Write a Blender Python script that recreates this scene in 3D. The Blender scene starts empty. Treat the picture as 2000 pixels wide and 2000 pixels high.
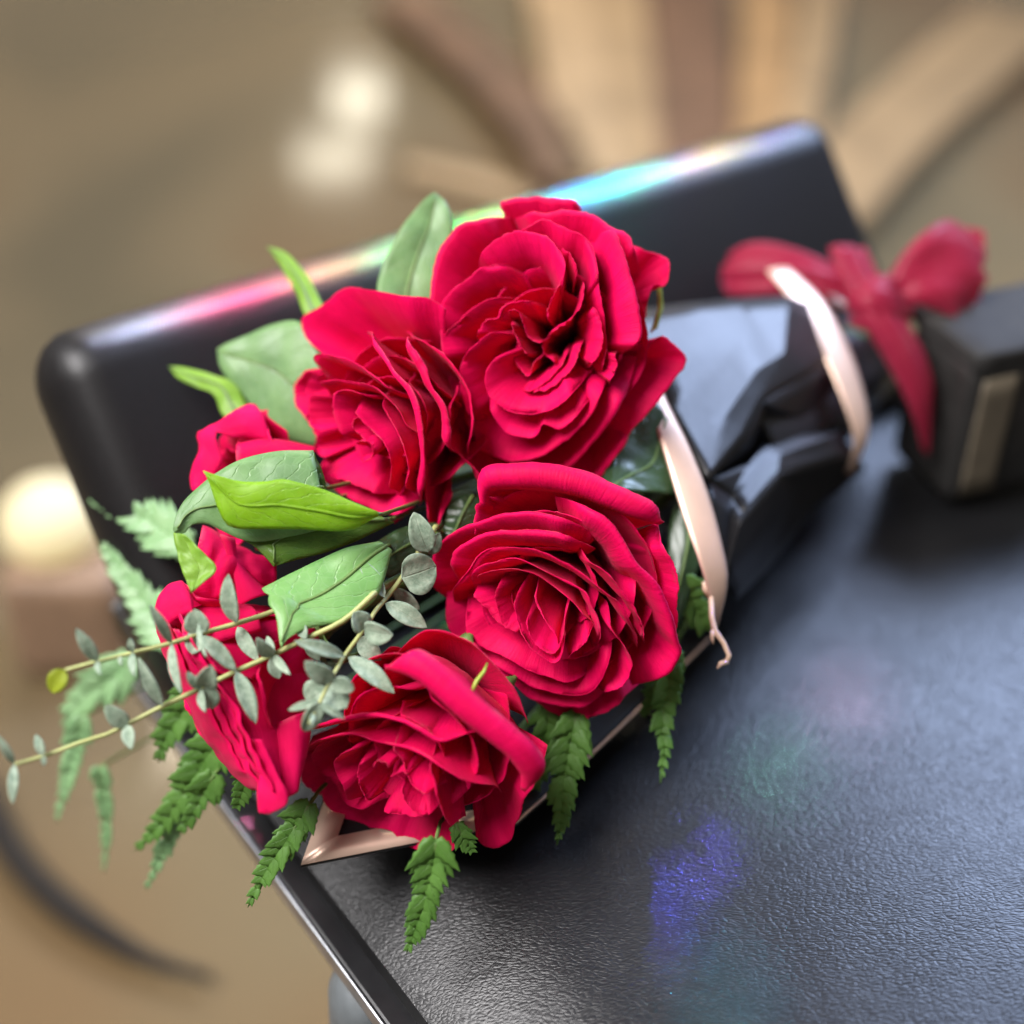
import bpy, bmesh, math, random
from mathutils import Vector, Matrix, noise
random.seed(7)
rad = math.radians
scene = bpy.context.scene

# ------------------------------------------------------------------ camera
# the seat top is z = 0; the camera stands 0.40 m above it and looks 36 degrees down
PITCH, CAM_H, FPX = rad(36.0), 0.40, 2747.0
CAM = Vector((0, 0, CAM_H))
RIGHT = Vector((1, 0, 0))
FWD = Vector((0, math.cos(PITCH), -math.sin(PITCH)))
UP = Vector((0, math.sin(PITCH), math.cos(PITCH)))
cam_data = bpy.data.cameras.new('camera')
cam = bpy.data.objects.new('camera', cam_data)
scene.collection.objects.link(cam)
cam.location = CAM
cam.rotation_euler = (math.pi / 2 - PITCH, 0, 0)
cam_data.sensor_width = 36
cam_data.lens = 36 * FPX / 2000
cam_data.clip_start = 0.01
cam_data.clip_end = 60
cam_data.dof.use_dof = True
cam_data.dof.focus_distance = 0.473
cam_data.dof.aperture_fstop = 2.7
scene.camera = cam

# ------------------------------------------------------------------ world, lamps, exposure
world = bpy.data.worlds.new('World')
scene.world = world
world.use_nodes = True
bg = world.node_tree.nodes['Background']
bg.inputs[0].default_value = (1.0, 0.95, 0.88, 1)
bg.inputs[1].default_value = 0.26
scene.view_settings.view_transform = 'Standard'
scene.view_settings.look = 'None'
scene.view_settings.exposure = -0.1
scene.view_settings.gamma = 1.0
scene.cycles.use_denoising = True
scene.cycles.max_bounces = 6
scene.cycles.diffuse_bounces = 3
scene.cycles.glossy_bounces = 3
scene.cycles.transmission_bounces = 3
scene.cycles.use_adaptive_sampling = True
scene.cycles.adaptive_threshold = 0.03
scene.cycles.sample_clamp_indirect = 6

def area_lamp(name, loc, target, sx, sy, radiance, color, spread=180):
    d = bpy.data.lights.new(name, 'AREA')
    d.shape = 'RECTANGLE'
    d.size, d.size_y = sx, sy
    d.energy = radiance * math.pi * sx * sy
    d.color = color
    d.spread = rad(spread)
    o = bpy.data.objects.new(name, d)
    scene.collection.objects.link(o)
    o.location = loc
    o.rotation_euler = (Vector(target) - Vector(loc)).to_track_quat('-Z', 'Y').to_euler()
    return o

# tall window behind the chair, on the right: cool light, mirrored in the leather and the paper
area_lamp('window_light', (1.14, 1.95, 1.60), (0.1, 0.42, 0.0), 1.0, 0.95, 35.0, (0.52, 0.66, 1.0))
# soft overhead light that falls on the faces of the flowers
area_lamp('overhead_light', (-0.95, 0.05, 1.60), (0.0, 0.40, 0.08), 1.1, 1.0, 7.2, (1.0, 0.97, 0.97), 85)
# warm fill light added beyond the chair to brighten the far floor
area_lamp('far_floor_fill', (-0.6, 3.6, 1.7), (-0.5, 2.6, -0.44), 1.6, 1.0, 8.0, (1.0, 0.86, 0.66), 110)
# pale fill light added on the left, for the sheen on the seat's edge
area_lamp('left_fill_light', (-1.7, 0.75, 1.35), (0.0, 0.40, 0.0), 0.9, 0.9, 1.3, (0.95, 0.97, 1.0))

# ------------------------------------------------------------------ placing helpers
def ray(px, py):
    return FWD + RIGHT * ((px - 1000) / FPX) - UP * ((py - 1000) / FPX)
def P(px, py, d):
    return CAM + ray(px, py) * d
def on_plane(px, py, z):
    r = ray(px, py)
    return CAM + r * ((z - CAM.z) / r.z)
def cam_vec(x, y, z):          # a direction given as right / up / towards the camera
    return (RIGHT * x + UP * y - FWD * z).normalized()

COL = scene.collection
def link(o, parent=None):
    COL.objects.link(o)
    if parent is not None:
        o.parent = parent
        o.matrix_parent_inverse = Matrix.Translation(-parent.location)
    return o
def tag(o, label, cat, group=None):
    o['label'] = label
    o['category'] = cat
    if group:
        o['group'] = group
    return o
def empty(name, loc, label, cat, group=None):
    o = bpy.data.objects.new(name, None)
    o.empty_display_size = 0.01
    o.location = loc
    link(o)
    return tag(o, label, cat, group)
def mesh_obj(name, verts, faces, mat, parent=None, uv=None, smooth=True, solid=0.0, subd=0):
    me = bpy.data.meshes.new(name)
    me.from_pydata([tuple(v) for v in verts], [], faces)
    if uv is not None:
        lay = me.uv_layers.new(name='UVMap')
        for lp in me.loops:
            lay.data[lp.index].uv = uv[lp.vertex_index]
    if smooth:
        me.polygons.foreach_set('use_smooth', [True] * len(me.polygons))
    me.materials.append(mat)
    o = bpy.data.objects.new(name, me)
    link(o, parent)
    if subd:
        m = o.modifiers.new('subd', 'SUBSURF'); m.levels = subd; m.render_levels = subd
    if solid:
        m = o.modifiers.new('thick', 'SOLIDIFY'); m.thickness = solid; m.offset = 0
    return o
def grid_faces(n, m, wrap_n=False):
    f = []
    for i in range(n - 1 + (1 if wrap_n else 0)):
        for j in range(m - 1):
            a = i * m + j; b = ((i + 1) % n) * m + j
            f.append((a, b, b + 1, a + 1))
    return f
def catmull(pts, n):
    """resample a polyline (tuples of any length) smoothly to n samples, even in arc length"""
    k = len(pts[0]); Q = [tuple(map(float, p)) for p in pts]
    Q = [tuple(2 * Q[0][i] - Q[1][i] for i in range(k))] + Q + [tuple(2 * Q[-1][i] - Q[-2][i] for i in range(k))]
    dense = []
    for s in range(1, len(Q) - 2):
        p0, p1, p2, p3 = Q[s - 1:s + 3]
        for q in range(12):
            t = q / 12
            dense.append(tuple(0.5 * (2 * p1[i] + (p2[i] - p0[i]) * t + (2 * p0[i] - 5 * p1[i] + 4 * p2[i] - p3[i]) * t * t
                                      + (3 * p1[i] - p0[i] - 3 * p2[i] + p3[i]) * t ** 3) for i in range(k)))
    dense.append(Q[-2])
    L = [0]
    for a, b in zip(dense, dense[1:]):
        L.append(L[-1] + math.sqrt(sum((x - y) ** 2 for x, y in zip(a, b))))
    out = []; j = 0
    for i in range(n):
        t = L[-1] * i / (n - 1)
        while j < len(L) - 2 and L[j + 1] < t:
            j += 1
        w = 0 if L[j + 1] == L[j] else (t - L[j]) / (L[j + 1] - L[j])
        out.append(tuple(a + (b - a) * w for a, b in zip(dense[j], dense[j + 1])))
    return out
def sstep(a, b, x):
    t = max(0, min(1, (x - a) / (b - a)))
    return t * t * (3 - 2 * t)
def tube(name, pts, radii, mat, parent=None, seg=8):
    n = len(pts); verts = []; uv = []
    prev = None
    for i, p in enumerate(pts):
        t = (pts[min(i + 1, n - 1)] - pts[max(i - 1, 0)]).normalized()
        if prev is None:
            a = t.orthogonal().normalized()
        else:
            a = (prev - t * prev.dot(t)).normalized()
        prev = a; b = t.cross(a)
        r = radii[i] if isinstance(radii, (list, tuple)) else radii
        for s in range(seg):
            an = 2 * math.pi * s / seg
            verts.append(p + (a * math.cos(an) + b * math.sin(an)) * r); uv.append((s / seg, i / (n - 1)))
    faces = [(i * seg + s, i * seg + (s + 1) % seg, (i + 1) * seg + (s + 1) % seg, (i + 1) * seg + s) for i in range(n - 1) for s in range(seg)]
    faces.append(tuple(range(seg - 1, -1, -1))); faces.append(tuple((n - 1) * seg + s for s in range(seg)))
    return mesh_obj(name, verts, faces, mat, parent, uv)

# ------------------------------------------------------------------ materials
def new_mat(name):
    m = bpy.data.materials.new(name); m.use_nodes = True
    nt = m.node_tree
    return m, nt, nt.nodes['Principled BSDF']
def nd(nt, typ, **kw):
    n = nt.nodes.new(typ)
    for k, v in kw.items():
        setattr(n, k, v)
    return n
def math_n(nt, op, a, b=None, c=None):
    n = nd(nt, 'ShaderNodeMath', operation=op)
    for i, x in enumerate((a, b, c)):
        if x is None: continue
        if isinstance(x, (int, float)): n.inputs[i].default_value = x
        else: nt.links.new(x, n.inputs[i])
    return n.outputs[0]
def ramp(nt, fac, stops):
    r = nd(nt, 'ShaderNodeValToRGB')
    e = r.color_ramp.elements
    while len(e) < len(stops): e.new(0.5)
    for q, (p, c) in zip(e, stops):
        q.position = p; q.color = (*c, 1)
    nt.links.new(fac, r.inputs[0])
    return r.outputs[0]
def mixc(nt, fac, a, b, mode='MIX'):
    n = nd(nt, 'ShaderNodeMix', data_type='RGBA', blend_type=mode)
    for i, x in ((0, fac), (6, a), (7, b)):
        if isinstance(x, (int, float)): n.inputs[i].default_value = x
        elif isinstance(x, tuple): n.inputs[i].default_value = (*x, 1)
        else: nt.links.new(x, n.inputs[i])
    return n.outputs[2]
def noise_n(nt, vec, scale, detail=3, rough=0.5, dist=0.0):
    n = nd(nt, 'ShaderNodeTexNoise')
    n.inputs['Scale'].default_value = scale; n.inputs['Detail'].default_value = detail
    n.inputs['Roughness'].default_value = rough; n.inputs['Distortion'].default_value = dist
    if vec is not None: nt.links.new(vec, n.inputs['Vector'])
    return n.outputs[0]
def bump(nt, h, strength, dist, normal=None):
    b = nd(nt, 'ShaderNodeBump'); b.inputs['Strength'].default_value = strength; b.inputs['Distance'].default_value = dist
    nt.links.new(h, b.inputs['Height'])
    if normal is not None: nt.links.new(normal, b.inputs['Normal'])
    return b.outputs[0]
def mapping(nt, vec, scale=(1, 1, 1), rot=(0, 0, 0)):
    m = nd(nt, 'ShaderNodeMapping'); m.inputs['Scale'].default_value = scale; m.inputs['Rotation'].default_value = rot
    nt.links.new(vec, m.inputs[0]); return m.outputs[0]
def leafy(nt, pb, color, trans_color, amount, normal=None):
    """thin plant tissue: the principled surface plus light that comes through it"""
    tr = nd(nt, 'ShaderNodeBsdfTranslucent')
    if isinstance(trans_color, tuple): tr.inputs[0].default_value = (*trans_color, 1)
    else: nt.links.new(trans_color, tr.inputs[0])
    if normal is not None: nt.links.new(normal, tr.inputs['Normal'])
    mx = nd(nt, 'ShaderNodeMixShader'); mx.inputs[0].default_value = amount
    nt.links.new(pb.outputs[0], mx.inputs[1]); nt.links.new(tr.outputs[0], mx.inputs[2])
    out = [n for n in nt.nodes if n.type == 'OUTPUT_MATERIAL'][0]
    nt.links.new(mx.outputs[0], out.inputs[0])

def petal_material():
    m, nt, pb = new_mat('rose_petal')
    tc = nd(nt, 'ShaderNodeTexCoord'); oi = nd(nt, 'ShaderNodeObjectInfo')
    uvs = nd(nt, 'ShaderNodeSeparateXYZ'); nt.links.new(tc.outputs['UV'], uvs.inputs[0])
    n1 = noise_n(nt, tc.outputs['Object'], 55, 2, 0.6)
    c = ramp(nt, n1, [(0.25, (0.64, 0.001, 0.070)), (0.55, (0.80, 0.001, 0.105)), (0.8, (0.88, 0.002, 0.130))])
    c = mixc(nt, math_n(nt, 'MULTIPLY', oi.outputs['Random'], 0.40), c, (0.58, 0.001, 0.055))
    vn = noise_n(nt, mapping(nt, tc.outputs['UV'], (60, 2.0, 1)), 1.0, 2, 0.6)
    c = mixc(nt, math_n(nt, 'MULTIPLY', math_n(nt, 'GREATER_THAN', vn, 0.55), 0.22), c, (0.50, 0.001, 0.045))
    # dry, paler rim in patches along the edge (v = 0 is the rim)
    edge = math_n(nt, 'SUBTRACT', 1.0, math_n(nt, 'MULTIPLY', uvs.outputs[1], 13.0)); 
    en = noise_n(nt, tc.outputs['Object'], 190, 3, 0.7)
    em = math_n(nt, 'MULTIPLY', math_n(nt, 'MAXIMUM', edge, 0.0), math_n(nt, 'GREATER_THAN', en, 0.50))
    c = mixc(nt, math_n(nt, 'MULTIPLY', em, 0.55), c, (0.70, 0.10, 0.16))
    nt.links.new(c, pb.inputs['Base Color'])
    pb.inputs['Roughness'].default_value = 0.62
    pb.inputs['Specular IOR Level'].default_value = 0.13
    pb.inputs['Sheen Weight'].default_value = 0.14
    pb.inputs['Sheen Roughness'].default_value = 0.4
    pb.inputs['Sheen Tint'].default_value = (1.0, 0.25, 0.35, 1)
    # fine ribs that run from the base to the rim, and a soft crumple
    rib = noise_n(nt, mapping(nt, tc.outputs['UV'], (95, 4.0, 1)), 1.0, 2, 0.6)
    cr = noise_n(nt, tc.outputs['Object'], 120, 3, 0.55)
    h = math_n(nt, 'ADD', math_n(nt, 'MULTIPLY', rib, 0.5), math_n(nt, 'MULTIPLY', cr, 0.8))
    nrm = bump(nt, h, 0.45, 0.0012)
    nt.links.new(nrm, pb.inputs['Normal'])
    leafy(nt, pb, c, (0.90, 0.002, 0.10), 0.30, nrm)
    return m

def leaf_material(name, dark, light, vein, trans, amount=0.25, rough=0.42, nvein=7.0, vein_mix=0.45, spec=0.4, bump_s=0.5, ns=60):
    m, nt, pb = new_mat(name)
    tc = nd(nt, 'ShaderNodeTexCoord'); s = nd(nt, 'ShaderNodeSeparateXYZ'); nt.links.new(tc.outputs['UV'], s.inputs[0])
    n1 = noise_n(nt, tc.outputs['Object'], ns, 3, 0.65)
    c = ramp(nt, n1, [(0.3, dark), (0.7, light)])
    off = math_n(nt, 'ABSOLUTE', math_n(nt, 'SUBTRACT', s.outputs[0], 0.5))
    wob = math_n(nt, 'MULTIPLY', noise_n(nt, mapping(nt, tc.outputs['UV'], (6, 9, 1)), 1.0, 2), 0.9)
    lat = math_n(nt, 'ADD', math_n(nt, 'SUBTRACT', math_n(nt, 'MULTIPLY', s.outputs[1], nvein), math_n(nt, 'MULTIPLY', off, nvein * 0.62)), wob)
    fr = math_n(nt, 'ABSOLUTE', math_n(nt, 'SUBTRACT', math_n(nt, 'FRACT', lat), 0.5))
    v1 = math_n(nt, 'SUBTRACT', 1.0, math_n(nt, 'SMOOTH_MIN', math_n(nt, 'MULTIPLY', fr, 16.0), 1.0, 0.2))
    v2 = math_n(nt, 'SUBTRACT', 1.0, math_n(nt, 'SMOOTH_MIN', math_n(nt, 'MULTIPLY', off, 34.0), 1.0, 0.2))
    vv = math_n(nt, 'MAXIMUM', math_n(nt, 'MULTIPLY', v1, 0.6), v2)
    vo = nd(nt, 'ShaderNodeTexVoronoi', feature='DISTANCE_TO_EDGE'); vo.inputs['Scale'].default_value = 300
    nt.links.new(tc.outputs['Object'], vo.inputs['Vector'])
    net = math_n(nt, 'MULTIPLY', math_n(nt, 'LESS_THAN', vo.outputs[0], 0.06), 0.22)
    vv = math_n(nt, 'MAXIMUM', vv, net)
    c = mixc(nt, math_n(nt, 'MULTIPLY', vv, vein_mix), c, vein)
    nt.links.new(c, pb.inputs['Base Color'])
    pb.inputs['Roughness'].default_value = rough
    pb.inputs['Specular IOR Level'].default_value = spec
    nrm = bump(nt, math_n(nt, 'ADD', math_n(nt, 'MULTIPLY', vv, -0.8), math_n(nt, 'MULTIPLY', n1, 0.8)), bump_s, 0.0007)
    nt.links.new(nrm, pb.inputs['Normal'])
    leafy(nt, pb, c, trans, amount, nrm)
    return m

def plain(name, col, rough=0.5, metal=0.0, spec=0.5, nscale=80, namp=0.25, bs=0.15, bd=0.0005, coat=0.0):
    m, nt, pb = new_mat(name)
    tc = nd(nt, 'ShaderNodeTexCoord')
    n1 = noise_n(nt, tc.outputs['Object'], nscale, 4, 0.6)
    c = ramp(nt, n1, [(0.3, tuple(x * (1 - namp) for x in col)), (0.7, tuple(min(1, x * (1 + namp)) for x in col))])
    nt.links.new(c, pb.inputs['Base Color'])
    pb.inputs['Roughness'].default_value = rough; pb.inputs['Metallic'].default_value = metal
    pb.inputs['Specular IOR Level'].default_value = spec
    pb.inputs['Coat Weight'].default_value = coat; pb.inputs['Coat Roughness'].default_value = 0.25
    nt.links.new(bump(nt, n1, bs, bd), pb.inputs['Normal'])
    return m

EDGE_ANGLE = math.atan2(0.813, -0.583)     # direction of the seat's left side in plan
def leather_material():
    m, nt, pb = new_mat('black_leather')
    tc = nd(nt, 'ShaderNodeTexCoord')
    obj = tc.outputs['Object']
    warp = nd(nt, 'ShaderNodeTexNoise'); warp.inputs['Scale'].default_value = 38; warp.inputs['Detail'].default_value = 2
    nt.links.new(obj, warp.inputs['Vector'])
    vm = nd(nt, 'ShaderNodeVectorMath', operation='MULTIPLY_ADD')
    nt.links.new(warp.outputs[1], vm.inputs[0]); vm.inputs[1].default_value = (0.006, 0.006, 0.006); nt.links.new(obj, vm.inputs[2])
    # pebbles drawn out sideways, as the hide was stretched over the pad
    mp = mapping(nt, vm.outputs[0], (0.42, 1.0, 1.0), (0, 0, 0))
    vo = nd(nt, 'ShaderNodeTexVoronoi', feature='SMOOTH_F1'); vo.inputs['Scale'].default_value = 1150; vo.inputs['Smoothness'].default_value = 0.35
    nt.links.new(mp, vo.inputs['Vector'])
    vo2 = nd(nt, 'ShaderNodeTexVoronoi', feature='DISTANCE_TO_EDGE'); vo2.inputs['Scale'].default_value = 820
    nt.links.new(mp, vo2.inputs['Vector'])
    crease = math_n(nt, 'MINIMUM', math_n(nt, 'MULTIPLY', vo2.outputs[0], 4.0), 1.0)
    big = noise_n(nt, mapping(nt, obj, (0.45, 1, 1)), 430, 2, 0.5)
    h = math_n(nt, 'ADD', math_n(nt, 'MULTIPLY', vo.outputs[0], -0.55), math_n(nt, 'ADD', math_n(nt, 'MULTIPLY', crease, 0.45), math_n(nt, 'MULTIPLY', big, 0.8)))
    c = ramp(nt, noise_n(nt, obj, 14, 4), [(0.3, (0.004, 0.004, 0.0045)), (0.75, (0.008, 0.008, 0.009))])
    nt.links.new(c, pb.inputs['Base Color'])
    r = nd(nt, 'ShaderNodeMapRange'); r.inputs[3].default_value = 0.33; r.inputs[4].default_value = 0.43
    nt.links.new(noise_n(nt, obj, 30, 3), r.inputs[0]); nt.links.new(r.outputs[0], pb.inputs['Roughness'])
    pb.inputs['Specular IOR Level'].default_value = 0.42
    nt.links.new(bump(nt, h, 0.28, 0.00055), pb.inputs['Normal'])
    return m

M = {}
M['petal'] = petal_material()
M['leather'] = leather_material()
M['backleather'] = plain('smooth_black_leather', (0.008, 0.0072, 0.0075), 0.42, 0, 0.28, 500, 0.2, 0.25, 0.0004)
M['trim'] = plain('black_edge_trim', (0.012, 0.012, 0.013), 0.3, 0, 0.5, 120, 0.2)
M['alu'] = plain('grey_edge_strip', (0.35, 0.36, 0.38), 0.35, 0.9)
M['greyplastic'] = plain('grey_plastic', (0.09, 0.10, 0.105), 0.45)
M['paper'] = plain('black_wrapping_paper', (0.009, 0.0085, 0.010), 0.42, 0, 0.42, 25, 0.25, 0.25, 0.002, 0.05)
M['copper'] = plain('copper_border', (0.80, 0.56, 0.44), 0.42, 0.6, 0.5, 60, 0.06, 0.1)
M['leaf_light'] = leaf_material('light_green_leaf', (0.13, 0.30, 0.08), (0.22, 0.42, 0.13), (0.36, 0.52, 0.26), (0.25, 0.48, 0.06), 0.22, 0.40)
M['leaf_under'] = leaf_material('bright_leaf_underside', (0.17, 0.36, 0.008), (0.26, 0.47, 0.012), (0.42, 0.62, 0.12), (0.36, 0.62, 0.01), 0.38, 0.5)
M['leaf_grey'] = leaf_material('grey_green_leaf', (0.10, 0.20, 0.07), (0.17, 0.30, 0.11), (0.28, 0.42, 0.2), (0.2, 0.4, 0.06), 0.15, 0.42)
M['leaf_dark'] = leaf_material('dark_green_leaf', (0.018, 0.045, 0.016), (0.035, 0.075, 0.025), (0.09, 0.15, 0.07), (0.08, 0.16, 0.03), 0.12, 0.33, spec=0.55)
M['leaf_olive'] = leaf_material('olive_leaf', (0.05, 0.12, 0.012), (0.10, 0.19, 0.02), (0.2, 0.32, 0.06), (0.16, 0.32, 0.02), 0.2, 0.45)
M['leaf_young'] = leaf_material('young_rose_leaf', (0.16, 0.32, 0.03), (0.24, 0.42, 0.05), (0.32, 0.5, 0.1), (0.35, 0.55, 0.03), 0.3, 0.45)
M['euc'] = leaf_material('eucalyptus_leaf', (0.16, 0.23, 0.16), (0.36, 0.44, 0.33), (0.44, 0.50, 0.36), (0.22, 0.32, 0.16), 0.14, 0.55, 5, 0.25, 0.3, ns=420)
M['euc_young'] = leaf_material('young_eucalyptus_leaf', (0.20, 0.26, 0.01), (0.30, 0.35, 0.02), (0.36, 0.43, 0.1), (0.35, 0.42, 0.03), 0.25, 0.5, 5, 0.25, 0.3)
M['euc_stem'] = plain('eucalyptus_stem', (0.34, 0.36, 0.13), 0.5)
M['fern'] = leaf_material('fern_leaflet', (0.055, 0.14, 0.018), (0.105, 0.23, 0.04), (0.16, 0.30, 0.09), (0.12, 0.30, 0.04), 0.2, 0.5, 6, 0.3, 0.35)
M['fern_pale'] = leaf_material('pale_fern_leaflet', (0.16, 0.32, 0.13), (0.26, 0.44, 0.20), (0.28, 0.42, 0.2), (0.2, 0.4, 0.1), 0.2, 0.4, 6, 0.3, 0.5)
M['stem'] = plain('green_stem', (0.10, 0.17, 0.04), 0.5)
M['sepal'] = plain('sepal_green', (0.30, 0.36, 0.04), 0.5)
M['twig'] = plain('dry_twig', (0.72, 0.50, 0.36), 0.55)

# ------------------------------------------------------------------ setting: floor
def floor_material():
    m, nt, pb = new_mat('polished_floor')
    tc = nd(nt, 'ShaderNodeTexCoord'); o = tc.outputs['Object']
    a = noise_n(nt, mapping(nt, o, (1, 0.7, 1)), 1.5, 2, 0.4, 0.4)
    c = ramp(nt, a, [(0.36, (0.105, 0.083, 0.046)), (0.52, (0.150, 0.112, 0.060)), (0.68, (0.145, 0.085, 0.038))])
    nt.links.new(c, pb.inputs['Base Color'])
    pb.inputs['Roughness'].default_value = 0.10
    return m
FLOOR_Z = -0.44
fl = mesh_obj('floor', [(-6, -1.5, FLOOR_Z), (6, -1.5, FLOOR_Z), (6, 9, FLOOR_Z), (-6, 9, FLOOR_Z)], [(0, 1, 2, 3)], floor_material(), smooth=False)
fl['kind'] = 'structure'

# ------------------------------------------------------------------ the chair
ORG = Vector((-0.076, 0.329, 0))              # a point on the seat's left side
EB = Vector((-0.583, 0.813, 0)).normalized()  # towards the back
EW = Vector((0.813, 0.583, 0)).normalized()   # towards the right
def chair_pt(b, w, z):
    return ORG + EB * b + EW * w + Vector((0, 0, z))
chair = empty('chair', chair_pt(0, 0.22, FLOOR_Z), 'black leather chair with padded seat and low backrest under the bouquet', 'chair')
SW = 0.46
def seat_z(b, w):
    """height of the padded seat: a crowned cushion with rounded sides"""
    x = max(0.0, min(1.0, w / 0.060)); y = max(0.0, min(1.0, (SW - w) / 0.060)); q = max(0.0, min(1.0, (b + 0.30) / 0.05))
    rnd = lambda t: 1 - (1 - t) ** 2.1
    return -0.021 + 0.021 * rnd(x) * rnd(y) * rnd(q) + 0.013 * math.sin(math.pi * w / SW) * sstep(0, 0.1, w) 
def build_seat():
    bs = [-0.30 + 0.50 * i / 90 for i in range(91)]
    ws = [0.010 + (SW - 0.020) * (0.5 - 0.5 * math.cos(math.pi * j / 110)) for j in range(111)]
    V = []; 
    for b in bs:
        for w in ws:
            n_ = noise.noise(Vector((b * 9, w * 9, 2))) * 0.0012
            V.append(chair_pt(b, w, seat_z(b, w) + n_))
    F = grid_faces(len(bs), len(ws))
    # skirt that closes the cushion
    nb, nw = len(bs), len(ws)
    ringi = [i * nw for i in range(nb)] + [(nb - 1) * nw + j for j in range(1, nw)] + [i * nw + nw - 1 for i in range(nb - 2, -1, -1)] + [j for j in range(nw - 2, 0, -1)]
    base = len(V)
    for i in ringi:
        v = V[i].copy(); v.z = -0.030; V.append(v)
    k = len(ringi)
    for i in range(k):
        F.append((ringi[i], ringi[(i + 1) % k], base + (i + 1) % k, base + i))
    mesh_obj('seat', V, F, M['leather'], chair)
build_seat()
def rounded_box(name, size, r, seg, mat, to_world, parent, bulge=None):
    """box with rounded edges: size = half sizes, to_world maps local xyz"""
    bm = bmesh.new()
    bmesh.ops.create_cube(bm, size=2)
    bmesh.ops.subdivide_edges(bm, edges=bm.edges[:], cuts=seg, use_grid_fill=True)
    for v in bm.verts:
        p = Vector((v.co.x * size[0], v.co.y * size[1], v.co.z * size[2]))
        # warp the grid so that enough of it falls on the rounding
        inner = Vector((max(-size[0] + r[0], min(size[0] - r[0], p.x)), max(-size[1] + r[1], min(size[1] - r[1], p.y)), max(-size[2] + r[2], min(size[2] - r[2], p.z))))
        d = Vector(((p.x - inner.x) / r[0], (p.y - inner.y) / r[1], (p.z - inner.z) / r[2]))
        if d.length > 1e-9:
            d = d * (max(abs(d.x), abs(d.y), abs(d.z)) / d.length)
            p = Vector((inner.x + d.x * r[0], inner.y + d.y * r[1], inner.z + d.z * r[2]))
        if bulge: p = bulge(p)
        v.co = to_world(p)
    bmesh.ops.recalc_face_normals(bm, faces=bm.faces[:])
    me = bpy.data.meshes.new(name); bm.to_mesh(me); bm.free()
    me.polygons.foreach_set('use_smooth', [True] * len(me.polygons))
    me.materials.append(mat)
    o = bpy.data.objects.new(name, me)
    return link(o, parent)
# backrest: a padded slab that leans back
LEAN = math.atan2(0.077, 0.097)
BACK_UP = (Vector((0, 0, 1)) * math.cos(LEAN) + EB * math.sin(LEAN))
BACK_N = (EB * math.cos(LEAN) - Vector((0, 0, 1)) * math.sin(LEAN))     # points backwards
BACK_H = 0.150
back_org = chair_pt(0.107, 0, 0.0)
def back_pt(w, u, t):   # w along the width, u up the slab, t behind the front face
    return back_org + EW * w + BACK_UP * u + BACK_N * t
BH = 0.085
def back_world(p):
    return back_pt(0.2145 + p.x, 0.072 + p.z, 0.0 + p.y)
def back_bulge(p):
    fx = 1 - (p.x / 0.22) ** 2; fz = 1 - (p.z / BH) ** 2
    if p.y < 0: p.y -= 0.006 * max(0, fx) ** 0.6 * max(0, fz)
    return p
rounded_box('backrest', (0.2165, 0.028, BH), (0.017, 0.027, 0.024), 60, M['backleather'], back_world, chair, back_bulge)
# hard edge strip and thin grey line along the seat's left side
def strip(name, w0, w1, z0, z1, mat):
    bs = [-0.30 + 0.46 * i / 30 for i in range(31)]
    V = []
    for b in bs:
        V += [chair_pt(b, w0, z0), chair_pt(b, w1, z0), chair_pt(b, w1, z1), chair_pt(b, w0, z1)]
    F = []
    for i in range(30):
        for k in range(4):
            a = i * 4 + k; c = i * 4 + (k + 1) % 4
            F.append((a, c, c + 4, a + 4))
    F.append((3, 2, 1, 0)); F.append((120, 121, 122, 123))
    o = mesh_obj(name, V, F, mat, chair, smooth=False)
    mb = o.modifiers.new('bevel', 'BEVEL'); mb.width = 0.0012; mb.segments = 2
    return o
strip('seat_board', 0.0012, SW - 0.0012, -0.036, -0.0225, M['trim'])
strip('edge_strip', -0.0004, 0.0010, -0.030, -0.0220, M['alu'])
strip('edge_strip', SW - 0.0010, SW + 0.0004, -0.030, -0.0220, M['alu'])
def leg(c, top, r):
    zs = [top, top - 0.004, top - 0.012, top - 0.03, top - 0.08, top - 0.2, FLOOR_Z + 0.01, FLOOR_Z]
    rr = [0.3 * r, 0.72 * r, 0.95 * r, r, r * 0.97, r * 0.85, r * 0.7, r * 0.68]
    tube('leg', [Vector((c.x, c.y, z)) for z in zs], rr, M['greyplastic'], chair, 28)
fl_leg = P(745, 1945, 0.515)
leg(fl_leg, fl_leg.z + 0.018, 0.020); leg(chair_pt(-0.21, 0.40, 0), -0.04, 0.02); leg(chair_pt(0.12, 0.17, 0), -0.04, 0.02); leg(chair_pt(0.12, 0.40, 0), -0.04, 0.02)

# ------------------------------------------------------------------ roses
Z1 = (820, 360, 540 / 1739); Z2 = (320, 360, 620 / 1711); Z3 = (820, 880, 640 / 1932); Z4 = (280, 1000, 600 / 1811); Z5 = (560, 1200, 560 / 1546)
def tr(zone, pts):
    if zone is None: return pts
    return [(zone[0] + zone[2] * x, zone[1] + zone[2] * y) for x, y in pts]

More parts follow.
